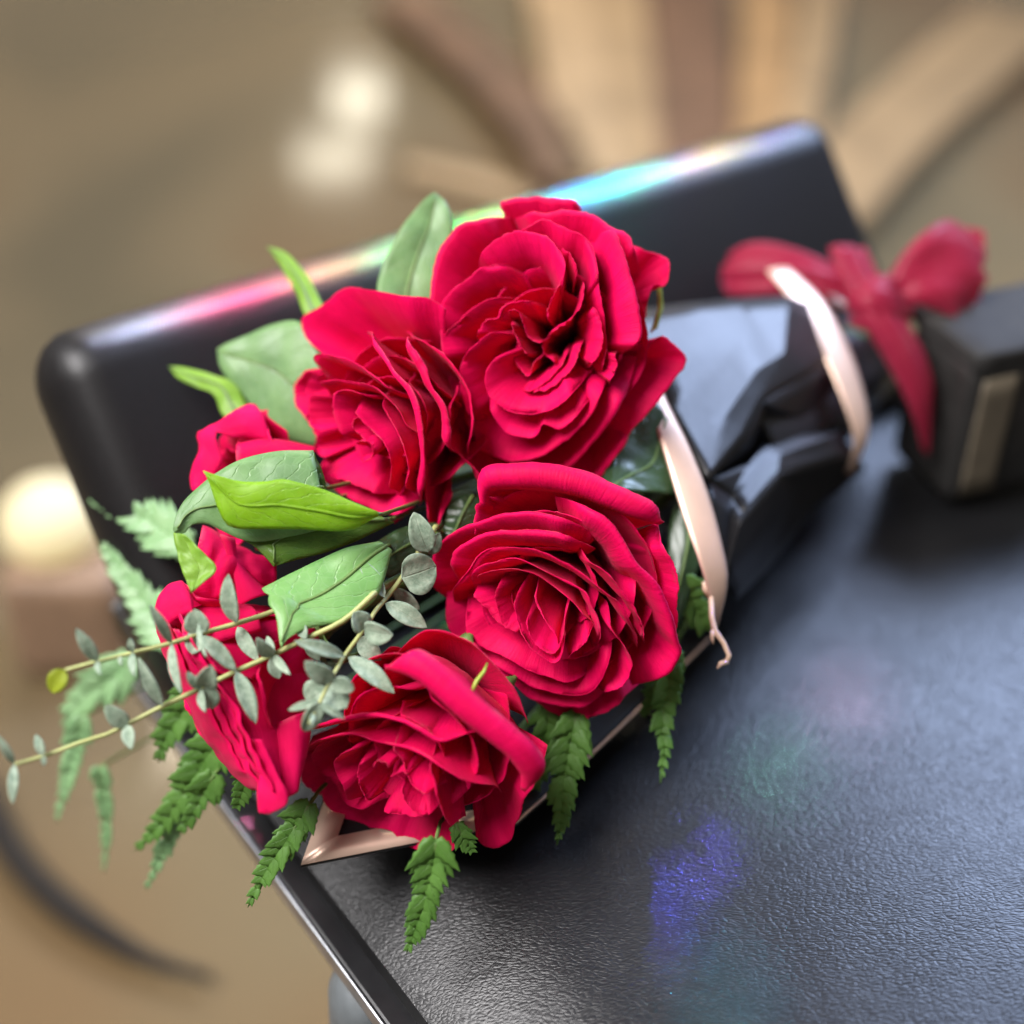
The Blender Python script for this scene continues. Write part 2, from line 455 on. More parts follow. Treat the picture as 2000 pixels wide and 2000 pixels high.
class Rose:
    def __init__(self, label, px, py, d, axis, rpx, dome=0.38, dip=0.16, tie=None, seed=1):
        self.C = P(px, py, d); self.d = d
        self.A = cam_vec(*axis)
        self.E1 = (RIGHT - self.A * RIGHT.dot(self.A)).normalized()
        self.E2 = self.A.cross(self.E1)
        self.R = rpx * d / FPX
        self.dome, self.dip = dome, dip
        self.o = empty('rose', self.C - self.A * self.R * 1.2, label, 'rose', 'red roses in the bouquet')
        self.seed = seed; self.k = 0
    def domez(self, rho):
        q = rho / self.R
        return self.R * (self.dome * (1 - q * q) - self.dip * math.exp(-(q / 0.28) ** 2))
    def local(self, px, py, dz):
        r = ray(px, py); z = self.R * 0.2
        for _ in range(6):
            t = (self.C + self.A * z - CAM).dot(self.A) / r.dot(self.A)
            q = CAM + r * t - self.C
            x, y = q.dot(self.E1), q.dot(self.E2)
            z = self.domez(min(1.25 * self.R, math.hypot(x, y))) + dz * self.R
        return x, y, z
    def world(self, x, y, z):
        return self.C + self.E1 * x + self.E2 * y + self.A * z
    def petal(self, rim, flare=0.9, rr=0.016, roll=60, ctr=(0, 0), shoulder=0.25, wrinkle=1.0, deep=1.12, N=45, bulge=1.0, mat='petal', name='petal'):
        """rim: list of local (x, y, z) of the petal's edge; the petal runs from there down into the cup"""
        R = self.R; self.k += 1; sd = self.seed * 31.7 + self.k * 5.13
        rim = catmull(rim, N)
        V = []; UV = []
        NL, NV = 5, 13
        cx, cy = ctr
        for i, (x, y, z) in enumerate(rim):
            u = i / (N - 1)
            s = min(sstep(0, 0.16, u), sstep(0, 0.16, 1 - u))
            z -= shoulder * R * (1 - s)
            w = noise.noise(Vector((u * 4.0, sd, 0.3))) * 0.022 + noise.noise(Vector((u * 11.0, sd, 4.1))) * 0.009 + noise.noise(Vector((u * 34.0, sd, 8.3))) * 0.008
            z += w * R * wrinkle * s
            dx, dy = x - cx, y - cy
            rho = math.hypot(dx, dy); o = (dx / rho, dy / rho)
            rho *= 1 + 0.02 * wrinkle * noise.noise(Vector((u * 9.0, sd, 2.2)))
            p0 = (rho, z)
            p1 = (rho - min(0.29 * R, 0.48 * rho) * flare, z - 0.215 * R * (1.15 - 0.35 * min(flare, 1.5)))
            p2 = (rho * 0.86 * bulge - 0.14 * R * flare if rho > 0.3 * R else rho * 0.6, -0.62 * R)
            p3 = (0.07 * R, -deep * R)
            a0 = math.atan2(p0[1] - p1[1], p0[0] - p1[0])
            rl = rad(roll) * (0.35 + 0.65 * s) * (1 + 0.5 * noise.noise(Vector((u * 6, sd, 6.6))) * min(1, wrinkle))
            rs = (rr if rr > 0.09 else rr * 0.48) * R * (0.5 + 0.5 * s)
            prof = []
            for j in range(NL, 0, -1):        # the lip that turns over
                th = rl * j / NL
                # arc that starts along a0 and turns clockwise
                ox = rs * (math.sin(th - a0) + math.sin(a0)); oz = rs * (math.cos(th - a0) - math.cos(a0))
                jg = R * 0.010 * wrinkle * s * (j / NL) * (noise.noise(Vector((u * 26.0, sd, 12.0))) + 0.7 * noise.noise(Vector((u * 60.0, sd, 15.0))))
                prof.append((p0[0] + ox + jg, p0[1] + oz + jg * 0.4))
            for j in range(NV):
                t = (j / (NV - 1)) ** 1.15
                b = [(1 - t) ** 3, 3 * t * (1 - t) ** 2, 3 * t * t * (1 - t), t ** 3]
                prof.append(tuple(sum(bb * q[c] for bb, q in zip(b, (p0, p1, p2, p3))) for c in (0, 1)))
            tot = NL + NV - 1
            for j, (r_, z_) in enumerate(prof):
                v = j / tot
                t = max(0, (j - NL) / (NV - 1))
                k = 1 - 0.75 * t
                cr = noise.noise(Vector((u * 4 + sd, v * 3, sd))) * 0.022 * R * math.sin(math.pi * min(1, v * 1.2)) * wrinkle
                X = cx * k + o[0] * (r_ + cr); Y = cy * k + o[1] * (r_ + cr)
                V.append(self.world(X, Y, z_)); UV.append((u, v))
        F = grid_faces(N, NL + NV)
        return mesh_obj(name, V, F, M[mat], self.o, UV, solid=0.00022)
    def traced(self, zone, pts, dz=0.0, ctr=None, **kw):
        px = catmull(tr(zone, pts), 21)
        rim = [self.local(x, y, dz if not isinstance(dz, (list, tuple)) else dz[0] + (dz[1] - dz[0]) * i / 20) for i, (x, y) in enumerate(px)]
        c = (0, 0)
        if ctr is not None:
            q = tr(zone, [ctr])[0]; l = self.local(q[0], q[1], dz if not isinstance(dz, (list, tuple)) else dz[0]); c = (l[0], l[1])
        return self.petal(rim, ctr=c, **kw)
    def ring(self, q, n, start, span=70, dz=-0.12, **kw):
        """filler petals on a circle of radius q * R"""
        for i in range(n):
            a0 = start + 360 * i / n; rim = []
            for k in range(7):
                a = rad(a0 + span * (k / 3 - 1)); rr_ = q * self.R * (0.96 + 0.03 * k / 3 + 0.02 * math.cos(a * 3))
                rim.append((rr_ * math.cos(a), rr_ * math.sin(a), self.domez(rr_) + dz * self.R))
            self.petal(rim, **kw)
    def stem(self, tie):
        b = self.C - self.A * self.R * 1.1
        pts = []
        for i in range(9):
            t = i / 8; h = b - self.A * 0.05
            pts.append(b * (1 - t) ** 2 + h * 2 * t * (1 - t) + tie * t * t)
        st_ = tube('stem', pts, 0.0028, M['stem'], self.o, 8)
        # the swelling under the petals
        tube('receptacle', [b + self.A * 0.10 * self.R, b, b - self.A * 0.004, b - self.A * 0.012], [0.16 * self.R, 0.17 * self.R, 0.12 * self.R, 0.003], M['stem'], st_, 12)
        for k in range(5):
            a = k * 2 * math.pi / 5 + self.seed
            o = self.E1 * math.cos(a) + self.E2 * math.sin(a); s = self.A.cross(o)
            V = []; n = 9
            for i in range(n):
                t = i / (n - 1); wd = 0.13 * self.R * math.sin(math.pi * (0.18 + 0.82 * t)) ** 0.8 * (1 - t) ** 0.35
                c = b + o * self.R * (0.16 + 0.34 * math.sin(t * 1.9)) + self.A * self.R * (0.02 + 0.22 * t - 0.45 * t * t)
                V += [c - s * wd, c + o * 0.02 * self.R, c + s * wd]
            mesh_obj('sepal', V, grid_faces(n, 3), M['stem'], self.o, [((i % 3) / 2, i // 3 / 8) for i in range(n * 3)], solid=0.0004)

TIE = P(1690, 650, 0.665)

# ---- large rose at the top, seen almost straight into its swirl
r = Rose('largest red rose, top of the bouquet, swirled heart turned to the camera', 1075, 665, 0.500, (-0.16, -0.10, 1), 265, 0.30, 0.20, seed=1)
r.ring(0.70, 3, 10, 72, -0.30, flare=0.5)
r.ring(0.52, 3, 60, 70, -0.24, flare=0.8)
r.ring(0.38, 3, 100, 70, -0.22, flare=0.8)
T = lambda pts, **k: r.traced(Z1, pts, **k)
T([(530, 215), (520, 150), (600, 118), (750, 116), (880, 125), (1000, 150), (990, 190)], dz=-0.22, flare=1.0, rr=0.06, roll=150, shoulder=0.1)
T([(10, 1010), (70, 800), (105, 620), (125, 490), (200, 350), (300, 275), (430, 240), (540, 195)], dz=-0.08, flare=1.1, rr=0.07, roll=120)
T([(560, 200), (760, 205), (950, 195), (1080, 225), (1190, 300), (1280, 335), (1330, 420), (1370, 560)], dz=-0.12, flare=1.2, rr=0.06, roll=100)
T([(500, 360), (640, 300), (790, 228), (850, 245), (930, 290), (1050, 345), (1100, 450), (1118, 600), (1090, 730)], dz=-0.02, flare=1.2)
T([(330, 560), (390, 430), (490, 345), (610, 300), (720, 312), (820, 355), (880, 430), (912, 510), (895, 620), (850, 690)], dz=0.03, flare=1.5)
T([(860, 390), (930, 430), (975, 500), (985, 570), (950, 620)], dz=0.0, flare=0.7)
T([(200, 1230), (160, 1120), (135, 960), (128, 820), (180, 700), (290, 605), (410, 530), (540, 510), (640, 560)], dz=-0.02, flare=1.2)
T([(190, 1230), (150, 1110), (148, 1010), (185, 925), (300, 810), (420, 735), (520, 712), (600, 705)], dz=-0.05, flare=1.2)
T([(330, 1010), (375, 925), (430, 852), (490, 845), (520, 785), (580, 745), (690, 738), (770, 755)], dz=-0.06, flare=1.1)
T([(600, 905), (540, 922), (440, 940), (340, 1020), (275, 1110), (257, 1200), (270, 1320), (320, 1440), (420, 1520)], dz=0.0, flare=1.2)
T([(575, 975), (580, 1030), (500, 1075), (435, 1150), (415, 1220), (430, 1310), (500, 1385), (570, 1425), (660, 1442), (790, 1425), (900, 1365), (985, 1270), (1040, 1180)], dz=0.03, flare=1.5)
T([(600, 1270), (690, 1292), (780, 1250), (850, 1180), (905, 1100), (938, 1005)], dz=-0.06, flare=1.0)
T([(640, 1300), (790, 1290), (900, 1210), (965, 1140), (1000, 1040), (1022, 940)], dz=-0.03, flare=1.1)
T([(410, 1270), (440, 1390), (490, 1480), (560, 1560), (640, 1585), (730, 1582), (775, 1500), (830, 1522), (885, 1530), (940, 1495), (1040, 1380), (1130, 1270)], dz=0.0, flare=1.2)
T([(250, 1270), (275, 1400), (330, 1530), (385, 1640), (480, 1700), (600, 1728), (740, 1702), (850, 1640), (960, 1550), (1060, 1440), (1130, 1290), (1165, 1120)], dz=-0.05, flare=1.2, rr=0.05)
T([(140, 1200), (190, 1340), (265, 1520), (320, 1690), (400, 1785), (530, 1835), (700, 1850), (860, 1800), (1000, 1690), (1150, 1500), (1280, 1280), (1340, 1080)], dz=-0.14, flare=1.1, rr=0.06, roll=100)
T([(700, 1850), (850, 1865), (1030, 1855), (1150, 1780), (1260, 1620), (1330, 1480)], dz=-0.25, flare=1.0, rr=0.06, roll=100)
T([(1060, 330), (1190, 306), (1262, 440), (1300, 580), (1340, 740), (1366, 910), (1345, 1000), (1270, 1050), (1225, 1080)], dz=-0.02, flare=1.4, rr=0.05, roll=100)
T([(1210, 1035), (1235, 1130), (1210, 1200), (1170, 1260)], dz=-0.03, flare=0.9)
T([(975, 580), (1000, 588), (1025, 650), (1008, 760), (940, 850), (860, 905), (790, 950), (768, 970)], dz=0.0, flare=0.9, ctr=(760, 700))
T([(912, 500), (905, 570), (850, 690), (812, 780), (822, 890)], dz=-0.04, flare=0.8, ctr=(980, 760))
T([(1035, 745), (1100, 800), (1140, 900), (1146, 1010), (1095, 1110), (1020, 1165)], dz=-0.02, flare=1.2)
T([(1080, 360), (1110, 560), (1140, 760), (1165, 950), (1160, 1100), (1110, 1270)], dz=-0.08, flare=1.0)
T([(545, 850), (555, 800), (620, 798), (655, 880), (690, 960), (760, 990), (800, 940)], dz=0.04, flare=0.7, ctr=(690, 860))
T([(560, 840), (590, 900), (620, 990), (680, 1080), (700, 1090)], dz=-0.02, flare=0.5, ctr=(720, 900))
T([(580, 985), (600, 1100), (650, 1180), (690, 1205), (718, 1120), (770, 1075), (790, 1000)], dz=-0.10, flare=0.6, ctr=(680, 1060))
T([(770, 965), (790, 1060), (870, 1130)], dz=-0.06, flare=0.6, ctr=(900, 960))
# guard petals that stand away on the right
T([(1280, 350), (1400, 420), (1555, 488), (1530, 640), (1450, 640), (1400, 830)], dz=-0.35, flare=1.5, rr=0.04, roll=60, ctr=(1050, 700))
T([(1330, 1180), (1400, 1060), (1490, 965), (1545, 990), (1655, 1098), (1600, 1200), (1450, 1390), (1250, 1620), (1120, 1790)], dz=[-0.32, -0.30], flare=1.4, rr=0.05, roll=70, ctr=(1020, 1200))
r.stem(TIE)
V = [P(1284, 640, .515), P(1296, 600, .52), P(1292, 560, .522), P(1282, 548, .52)]
V2 = [P(1270, 650, .515), P(1284, 605, .52), P(1284, 565, .522), P(1280, 546, .52)]
mesh_obj('sepal', [v for p in zip(V, V2) for v in p], grid_faces(4, 2), M['sepal'], r.o, [(i % 2, i // 2 / 3) for i in range(8)], solid=0.0006)

# ---- rose left of it, turned away to the left, one broad petal standing above
r = Rose('red rose left of the largest one, with one broad flat petal standing above it', 765, 815, 0.495, (-0.46, -0.16, 0.85), 235, 0.25, 0.12, seed=2)
r.ring(0.66, 3, 30, 72, -0.35, flare=0.5)
r.ring(0.50, 3, 80, 70, -0.26, flare=0.7)
r.ring(0.34, 3, 10, 70, -0.2, flare=0.7)
T = lambda pts, **k: r.traced(Z2, pts, **k)
T([(850, 960), (740, 745), (850, 655), (950, 568), (1080, 565), (1270, 608), (1400, 612), (1480, 680)], dz=-0.25, flare=1.3, rr=0.03, roll=40, shoulder=0.12)
T([(830, 1330), (740, 1220), (712, 1150), (730, 1060), (795, 1005), (830, 1010)], dz=-0.15, flare=1.1, rr=0.05, roll=100)
T([(790, 1060), (800, 960), (830, 920), (920, 925), (1010, 955), (1110, 1020), (1220, 1105), (1290, 1180)], dz=-0.02, flare=1.2)
T([(800, 1160), (830, 1090), (880, 1060), (970, 1060), (1070, 1075), (1160, 1110), (1260, 1210), (1310, 1310), (1350, 1420)], dz=0.0, flare=1.1)
T([(1010, 808), (1090, 820), (1135, 880), (1195, 965), (1245, 1040), (1305, 1110), (1345, 1200), (1372, 1340), (1390, 1500), (1370, 1650), (1290, 1750)], dz=-0.02, flare=0.8, rr=0.07, roll=110)
T([(1220, 840), (1280, 850), (1335, 930), (1395, 1030), (1445, 1130), (1495, 1230), (1510, 1330), (1510, 1430), (1535, 1500)], dz=-0.10, flare=0.8, rr=0.07, roll=110)
T([(1370, 1280), (1400, 1500), (1415, 1700), (1430, 1820), (1470, 1880), (1482, 1800), (1470, 1680)], dz=-0.16, flare=0.8, rr=0.05, roll=70, ctr=(1150, 1400))
T([(1505, 1480), (1550, 1430), (1640, 1500), (1710, 1590), (1700, 1690)], dz=-0.35, flare=1.1, rr=0.05, ctr=(1300, 1400))
T([(990, 1420), (940, 1300), (912, 1200), (925, 1130), (970, 1112), (1060, 1130), (1150, 1160)], dz=0.02, flare=0.9)
T([(985, 1155), (1010, 1200), (1090, 1290), (1180, 1380), (1222, 1500), (1215, 1610), (1180, 1700)], dz=0.03, flare=0.7)
T([(1130, 1100), (1180, 1200), (1250, 1320), (1300, 1440), (1320, 1560), (1270, 1700)], dz=0.02, flare=0.8)
T([(1060, 1250), (1030, 1270), (1022, 1310), (1060, 1350), (1130, 1420)], dz=0.0, flare=0.5, ctr=(1090, 1330))
T([(1020, 1440), (1030, 1400), (1070, 1385), (1120, 1400), (1128, 1460), (1080, 1492), (1025, 1460)], dz=0.0, flare=0.5, ctr=(1072, 1440))
T([(730, 1200), (780, 1290), (830, 1335), (818, 1420), (860, 1470), (915, 1450)], dz=-0.1, flare=1.0)
T([(818, 1420), (850, 1560), (920, 1640), (1040, 1705), (1170, 1768), (1270, 1765), (1340, 1700)], dz=-0.06, flare=1.0)
T([(850, 1480), (900, 1560), (1000, 1600), (1100, 1650), (1190, 1690)], dz=-0.02, flare=1.1)
T([(1200, 1825), (1260, 1810), (1340, 1740), (1400, 1680)], dz=-0.25, flare=1.0)
T([(810, 1270), (765, 1160), (780, 1070), (830, 1010), (900, 990)], dz=-0.2, flare=1.2)
T([(860, 1400), (800, 1300), (790, 1180), (830, 1090)], dz=-0.12, flare=1.2)
r.stem(TIE)

# ---- rose below, with an outer petal rolled into a long scroll
r = Rose('large red rose right of the middle with a long rolled petal along its top', 1080, 1150, 0.478, (-0.24, -0.26, 0.94), 232, 0.28, 0.16, seed=3)
r.ring(0.84, 3, 20, 72, -0.30, flare=0.5)
r.ring(0.66, 3, 70, 70, -0.18, flare=0.7)
r.ring(0.38, 3, 0, 70, -0.2, flare=0.7)
T = lambda pts, **k: r.traced(Z3, pts, **k)
T([(385, 330), (400, 240), (500, 215), (650, 215), (800, 230), (950, 270), (1100, 330), (1250, 395), (1400, 440)], dz=[-0.05, -0.2], flare=0.25, rr=0.105, roll=230, shoulder=0.02, wrinkle=0.6, ctr=(760, 800))
T([(340, 560), (335, 440), (350, 330), (400, 280), (480, 300)], dz=-0.12, flare=0.6, rr=0.04)
T([(1380, 470), (1400, 540), (1450, 620), (1505, 720), (1500, 900), (1500, 1060), (1505, 1160)], dz=-0.18, flare=1.0, rr=0.05, roll=60)
T([(760, 325), (920, 355), (1080, 440), (1180, 560), (1232, 660), (1310, 740), (1375, 810), (1425, 910), (1462, 1010), (1480, 1100), (1512, 1170), (1440, 1290), (1330, 1390), (1220, 1440)], dz=-0.04, flare=1.0, rr=0.07, roll=115)
T([(150, 960), (88, 800), (112, 590), (240, 478), (370, 436), (540, 402), (680, 395), (860, 440), (1010, 560)], dz=-0.08, flare=1.1, rr=0.06, roll=100)
T([(190, 830), (200, 700), (220, 620), (300, 555), (450, 500), (620, 498), (800, 512), (910, 565), (1000, 632)], dz=-0.03, flare=1.1, rr=0.06, roll=120)
T([(880, 600), (1000, 655), (1110, 725), (1205, 845), (1280, 960), (1310, 1060), (1300, 1200)], dz=-0.04, flare=0.9)
T([(160, 980), (180, 850), (290, 710), (360, 615), (430, 578), (560, 570), (710, 592), (820, 645), (920, 700), (1010, 770), (1090, 842), (1170, 890), (1225, 980), (1262, 1110), (1255, 1220)], dz=0.0, flare=1.1)
T([(290, 900), (300, 770), (340, 690), (450, 660), (560, 640), (690, 690), (820, 750), (930, 805), (980, 840), (1010, 920), (1052, 1010), (1050, 1130), (990, 1220)], dz=0.02, flare=1.1)
T([(330, 860), (330, 780), (360, 735), (440, 708), (570, 700), (710, 745), (830, 835), (945, 935), (1000, 1040), (990, 1110)], dz=0.03, flare=1.0)
T([(318, 790), (335, 870), (410, 940), (470, 1010), (560, 1062), (640, 1080)], dz=-0.04, flare=1.0)
T([(485, 735), (452, 850), (460, 930), (500, 1020), (560, 1070)], dz=-0.03, flare=0.8)
T([(620, 760), (570, 860), (565, 950), (600, 1060), (650, 1150), (730, 1220), (785, 1250), (835, 1205), (852, 1100), (855, 1000), (850, 890)], dz=0.06, flare=0.7, ctr=(740, 960))
T([(670, 780), (690, 900), (755, 1010), (805, 1090), (825, 1150), (850, 1060), (855, 900)], dz=0.08, flare=0.5, ctr=(900, 850))
T([(630, 940), (640, 1050), (700, 1150), (790, 1192), (840, 1120)], dz=0.05, flare=0.6, ctr=(750, 980))
T([(850, 1240), (910, 1180), (980, 1120), (1000, 1060)], dz=0.0, flare=0.8)
T([(100, 830), (150, 960), (200, 1085), (300, 1200), (440, 1280), (560, 1370), (640, 1440), (760, 1480), (900, 1502), (1010, 1480), (1110, 1420)], dz=-0.05, flare=1.1, rr=0.05)
T([(240, 900), (280, 1060), (380, 1160), (520, 1220), (650, 1290), (780, 1340), (900, 1370), (1000, 1350)], dz=0.0, flare=1.2)
T([(160, 980), (230, 1130), (340, 1220), (480, 1280), (620, 1370), (780, 1420), (940, 1440), (1030, 1405), (1085, 1320), (1112, 1200), (1085, 1090)], dz=-0.02, flare=1.1)
T([(600, 1420), (700, 1475), (800, 1535), (930, 1562), (1080, 1535), (1180, 1470), (1260, 1440)], dz=-0.12, flare=1.0, rr=0.05)
T([(1070, 940), (1150, 1080), (1222, 1170), (1248, 1260), (1210, 1360), (1110, 1422), (1000, 1455)], dz=-0.01, flare=0.9)
r.stem(TIE)

# ---- lowest rose, seen half from behind, one petal rolled diagonally across it
r = Rose('lowest red rose, a petal rolled diagonally across its back', 800, 1465, 0.458, (-0.38, -0.42, 0.82), 225, 0.25, 0.14, seed=4)
r.ring(0.80, 3, 75, 74, -0.34, flare=0.4)
r.ring(0.62, 3, 20, 70, -0.2, flare=0.7)
r.ring(0.34, 3, 50, 70, -0.18, flare=0.7)
T = lambda pts, **k: r.traced(Z5, pts, **k)
T([(330, 570), (440, 430), (560, 260), (680, 130), (820, 80), (960, 130), (1120, 270), (1240, 440), (1290, 600)], dz=-0.55, flare=0.5, rr=0.04, roll=40, shoulder=0.05)
T([(545, 290), (680, 330), (820, 440), (950, 560), (1080, 660), (1190, 750), (1260, 840), (1265, 930)], dz=[-0.12, -0.12], flare=0.15, rr=0.125, roll=230, shoulder=0.0, wrinkle=0.4, ctr=(560, 880))
T([(1350, 790), (1330, 900), (1275, 970), (1245, 1090), (1185, 1225), (1100, 1250), (1030, 1205), (995, 1120)], dz=-0.30, flare=1.1, rr=0.05, roll=60)
T([(110, 690), (120, 640), (190, 598), (340, 568), (500, 558), (640, 588), (740, 640), (810, 682), (950, 692), (1020, 740)], dz=-0.04, flare=1.0, rr=0.05, roll=110)
T([(60, 860), (85, 760), (150, 700), (260, 660), (380, 648), (480, 680), (570, 705), (700, 742), (830, 822), (950, 892), (1060, 985), (1092, 1045)], dz=0.0, flare=0.9, rr=0.05, roll=100)
T([(75, 730), (60, 830), (100, 920), (190, 980), (280, 1020)], dz=-0.12, flare=1.0)
T([(220, 670), (145, 735), (140, 800), (200, 862), (262, 912), (292, 980), (370, 1040), (500, 1072)], dz=-0.04, flare=1.0)
T([(170, 860), (190, 980), (240, 1042), (310, 1092), (410, 1132), (480, 1142), (560, 1172), (640, 1232), (760, 1270), (870, 1276), (915, 1232), (895, 1160)], dz=-0.10, flare=1.1, rr=0.03, roll=50, shoulder=0.12)
T([(740, 760), (790, 880), (812, 980), (850, 1080), (905, 1180)], dz=0.02, flare=0.8, ctr=(560, 950))
T([(430, 735), (340, 728), (272, 775), (260, 845), (305, 925), (335, 1005), (400, 1060)], dz=0.0, flare=1.0)
T([(400, 770), (388, 870), (420, 975), (465, 1045)], dz=0.0, flare=0.9)
T([(460, 840), (490, 790), (545, 800), (555, 850)], dz=0.10, flare=0.5, ctr=(520, 880))
T([(540, 895), (575, 870), (625, 848), (660, 880)], dz=0.06, flare=0.5, ctr=(580, 960))
T([(610, 910), (640, 1000), (700, 1060), (780, 1085)], dz=0.0, flare=0.8, ctr=(560, 900))
T([(540, 690), (620, 780), (650, 870), (700, 940), (800, 1000)], dz=0.04, flare=0.7, ctr=(480, 950))
T([(480, 1060), (600, 1075), (720, 1085), (820, 1060)], dz=-0.02, flare=1.2)
r.stem(TIE)
tube('sepal', [P(952, 1295, .452), P(945, 1312, .447), P(931, 1330, .445), P(922, 1350, .445), P(918, 1366, .446), P(916, 1380, .448)], [0.0003, 0.0006, 0.0007, 0.0006, 0.0004, 0.0002], M['sepal'], r.o, 6)

# ---- roses at the left, seen from the side
def side_rose(label, px, py, d, axis, rpx, seed, n=24):
    r = Rose(label, px, py, d, axis, rpx, 0.35, 0.15, seed=seed)
    rnd = random.Random(seed)
    for i in range(n):
        q = 0.07 + 0.90 * (i / (n - 1)) ** 0.8
        a0 = i * 137.5; span = 62 - 12 * q
        rim = []
        for k in range(7):
            a = rad(a0 + span * (k / 3 - 1)); t = k / 3 - 1
            rr_ = q * r.R * (0.95 + 0.05 * t)
            tip = 0.06 * (1 - abs(t)) if i > n - 8 else 0
            rim.append((rr_ * (1 + tip) * math.cos(a), rr_ * (1 + tip) * math.sin(a), r.domez(rr_) + r.R * (rnd.uniform(-0.05, 0.05) - 0.18 * (i > n - 5))))
        r.petal(rim, flare=0.6 + 0.6 * q, rr=0.03 + 0.03 * q, roll=70 + 40 * q)
    return r
def sheet(name, A, B, mat, parent, bulge=0.0, n=26, m=11, crease=0.0, solid=0.0004, wav=0.0, seed=0.0, wf=0.22, tf=2.5):
    """surface between two edges given as (pixel x, pixel y, distance)"""
    A = catmull([tuple(P(*q)) for q in A], n); B = catmull([tuple(P(*q)) for q in B], n)
    V = []; UV = []
    for i in range(n):
        a, b = Vector(A[i]), Vector(B[i])
        a2, b2 = Vector(A[min(i + 1, n - 1)]), Vector(B[min(i + 1, n - 1)])
        a1, b1 = Vector(A[max(i - 1, 0)]), Vector(B[max(i - 1, 0)])
        nr = (b - a).cross((a2 + b2 - a1 - b1))
        nr = nr.normalized() if nr.length > 1e-9 else -FWD
        if nr.dot(FWD) > 0: nr = -nr
        wdt = (b - a).length
        for j in range(m):
            t = j / (m - 1)
            h = bulge * math.sin(math.pi * t) - crease * (1 - abs(2 * t - 1)) 
            h *= min(1.0, wdt / 0.012)
            h += wav * noise.noise(Vector((i * wf + seed, t * tf, seed)))
            V.append(a.lerp(b, t) + nr * h); UV.append((t, i / (n - 1)))
    return mesh_obj(name, V, grid_faces(n, m), M[mat], parent, UV, solid=solid)
r = side_rose('red rose at the far left, behind the eucalyptus, seen from its side', 425, 1330, 0.480, (-0.80, -0.42, 0.42), 205, 5)
def px4(l, d): return [(*q, dd) for q, dd in zip(tr(Z4, l), d)]
def lin(a, b, n): return [a + (b - a) * i / (n - 1) for i in range(n)]
# outer petals: the dark one turned to the camera on its right and the bright ones on its left
sheet('petal', px4([(560, 560), (740, 640), (900, 790), (990, 1000), (985, 1200), (950, 1380), (900, 1530), (800, 1650)], lin(.490, .474, 8)),
      px4([(270, 700), (330, 840), (430, 980), (520, 1110), (590, 1250), (650, 1400), (720, 1540), (782, 1645)], lin(.458, .449, 8)), 'petal', r.o, 0.004, wav=0.0006, seed=1, n=40, m=17)
S6 = catmull([(70, 600), (90, 740), (140, 870), (220, 1010), (290, 1190), (390, 1350), (470, 1480), (560, 1565), (640, 1612)], 9)
G6 = catmull([(290, 740), (350, 860), (430, 980), (520, 1110), (590, 1250), (650, 1400), (700, 1510), (740, 1590), (775, 1650)], 9)
for q0, q1, da, db in ((-0.02, 0.42, .482, .456), (0.30, 0.66, .474, .453), (0.55, 0.84, .468, .451), (0.74, 1.0, .464, .449)):
    jit = lambda i: 0.02 * math.sin(i * 2.3 + q0 * 40)
    A6 = [(a[0] + (b[0] - a[0]) * (q0 + jit(i)), a[1] + (b[1] - a[1]) * (q0 + jit(i)), da) for i, (a, b) in enumerate(zip(S6, G6))]
    B6 = [(a[0] + (b[0] - a[0]) * (q1 + jit(i + 3)), a[1] + (b[1] - a[1]) * (q1 + jit(i + 3)), db - 0.0004 * i) for i, (a, b) in enumerate(zip(S6, G6))]
    sheet('petal', px4([q[:2] for q in A6], [q[2] for q in A6]), px4([q[:2] for q in B6], [q[2] for q in B6]), 'petal', r.o, 0.0016, wav=0.0012, seed=q0 * 9 + 11, n=44, wf=0.3)
sheet('petal', px4([(600, 1330), (690, 1500), (672, 1640), (680, 1768), (700, 1770)], lin(.451, .447, 5)),
      px4([(700, 1340), (800, 1560), (850, 1650), (842, 1728), (760, 1772)], lin(.450, .446, 5)), 'petal', r.o, 0.002, wav=0.0006, seed=3)
sheet('petal', px4([(70, 580), (105, 470), (215, 405), (250, 450), (242, 545)], lin(.472, .466, 5)),
      px4([(120, 700), (170, 640), (235, 610), (300, 590), (340, 610)], lin(.462, .460, 5)), 'petal', r.o, 0.002, wav=0.0008, seed=21)
sheet('petal', px4([(240, 590), (380, 540), (520, 530), (640, 560)], lin(.470, .472, 4)),
      px4([(230, 760), (400, 780), (540, 740), (700, 700)], lin(.460, .464, 4)), 'petal', r.o, 0.003, wav=0.001, seed=23)
sheet('petal', px4([(960, 1180), (985, 1290), (950, 1480), (900, 1610)], lin(.466, .460, 4)),
      px4([(780, 1250), (800, 1420), (810, 1560), (830, 1690)], lin(.460, .453, 4)), 'petal', r.o, 0.004)
r.stem(TIE)
r = side_rose('small red rose at the upper left, half hidden behind green leaves', 478, 945, 0.515, (-0.82, 0.10, 0.5), 150, 6, 20)
def px2(l, d): return [(*q, dd) for q, dd in zip(tr(Z2, l), d)]
sheet('petal', px2([(160, 1640), (170, 1500), (195, 1390), (190, 1340), (250, 1325), (350, 1250), (440, 1190), (490, 1190)], lin(.505, .510, 8)),
      px2([(240, 1680), (280, 1580), (330, 1490), (300, 1400), (290, 1350), (370, 1360), (500, 1380), (580, 1385)], lin(.498, .503, 8)), 'petal', r.o, 0.004, wav=0.002, seed=6)
sheet('petal', px2([(390, 1400), (520, 1375), (650, 1380), (830, 1420)], lin(.500, .505, 4)), px2([(400, 1560), (520, 1520), (650, 1500), (800, 1480)], lin(.496, .498, 4)), 'petal', r.o, 0.003)
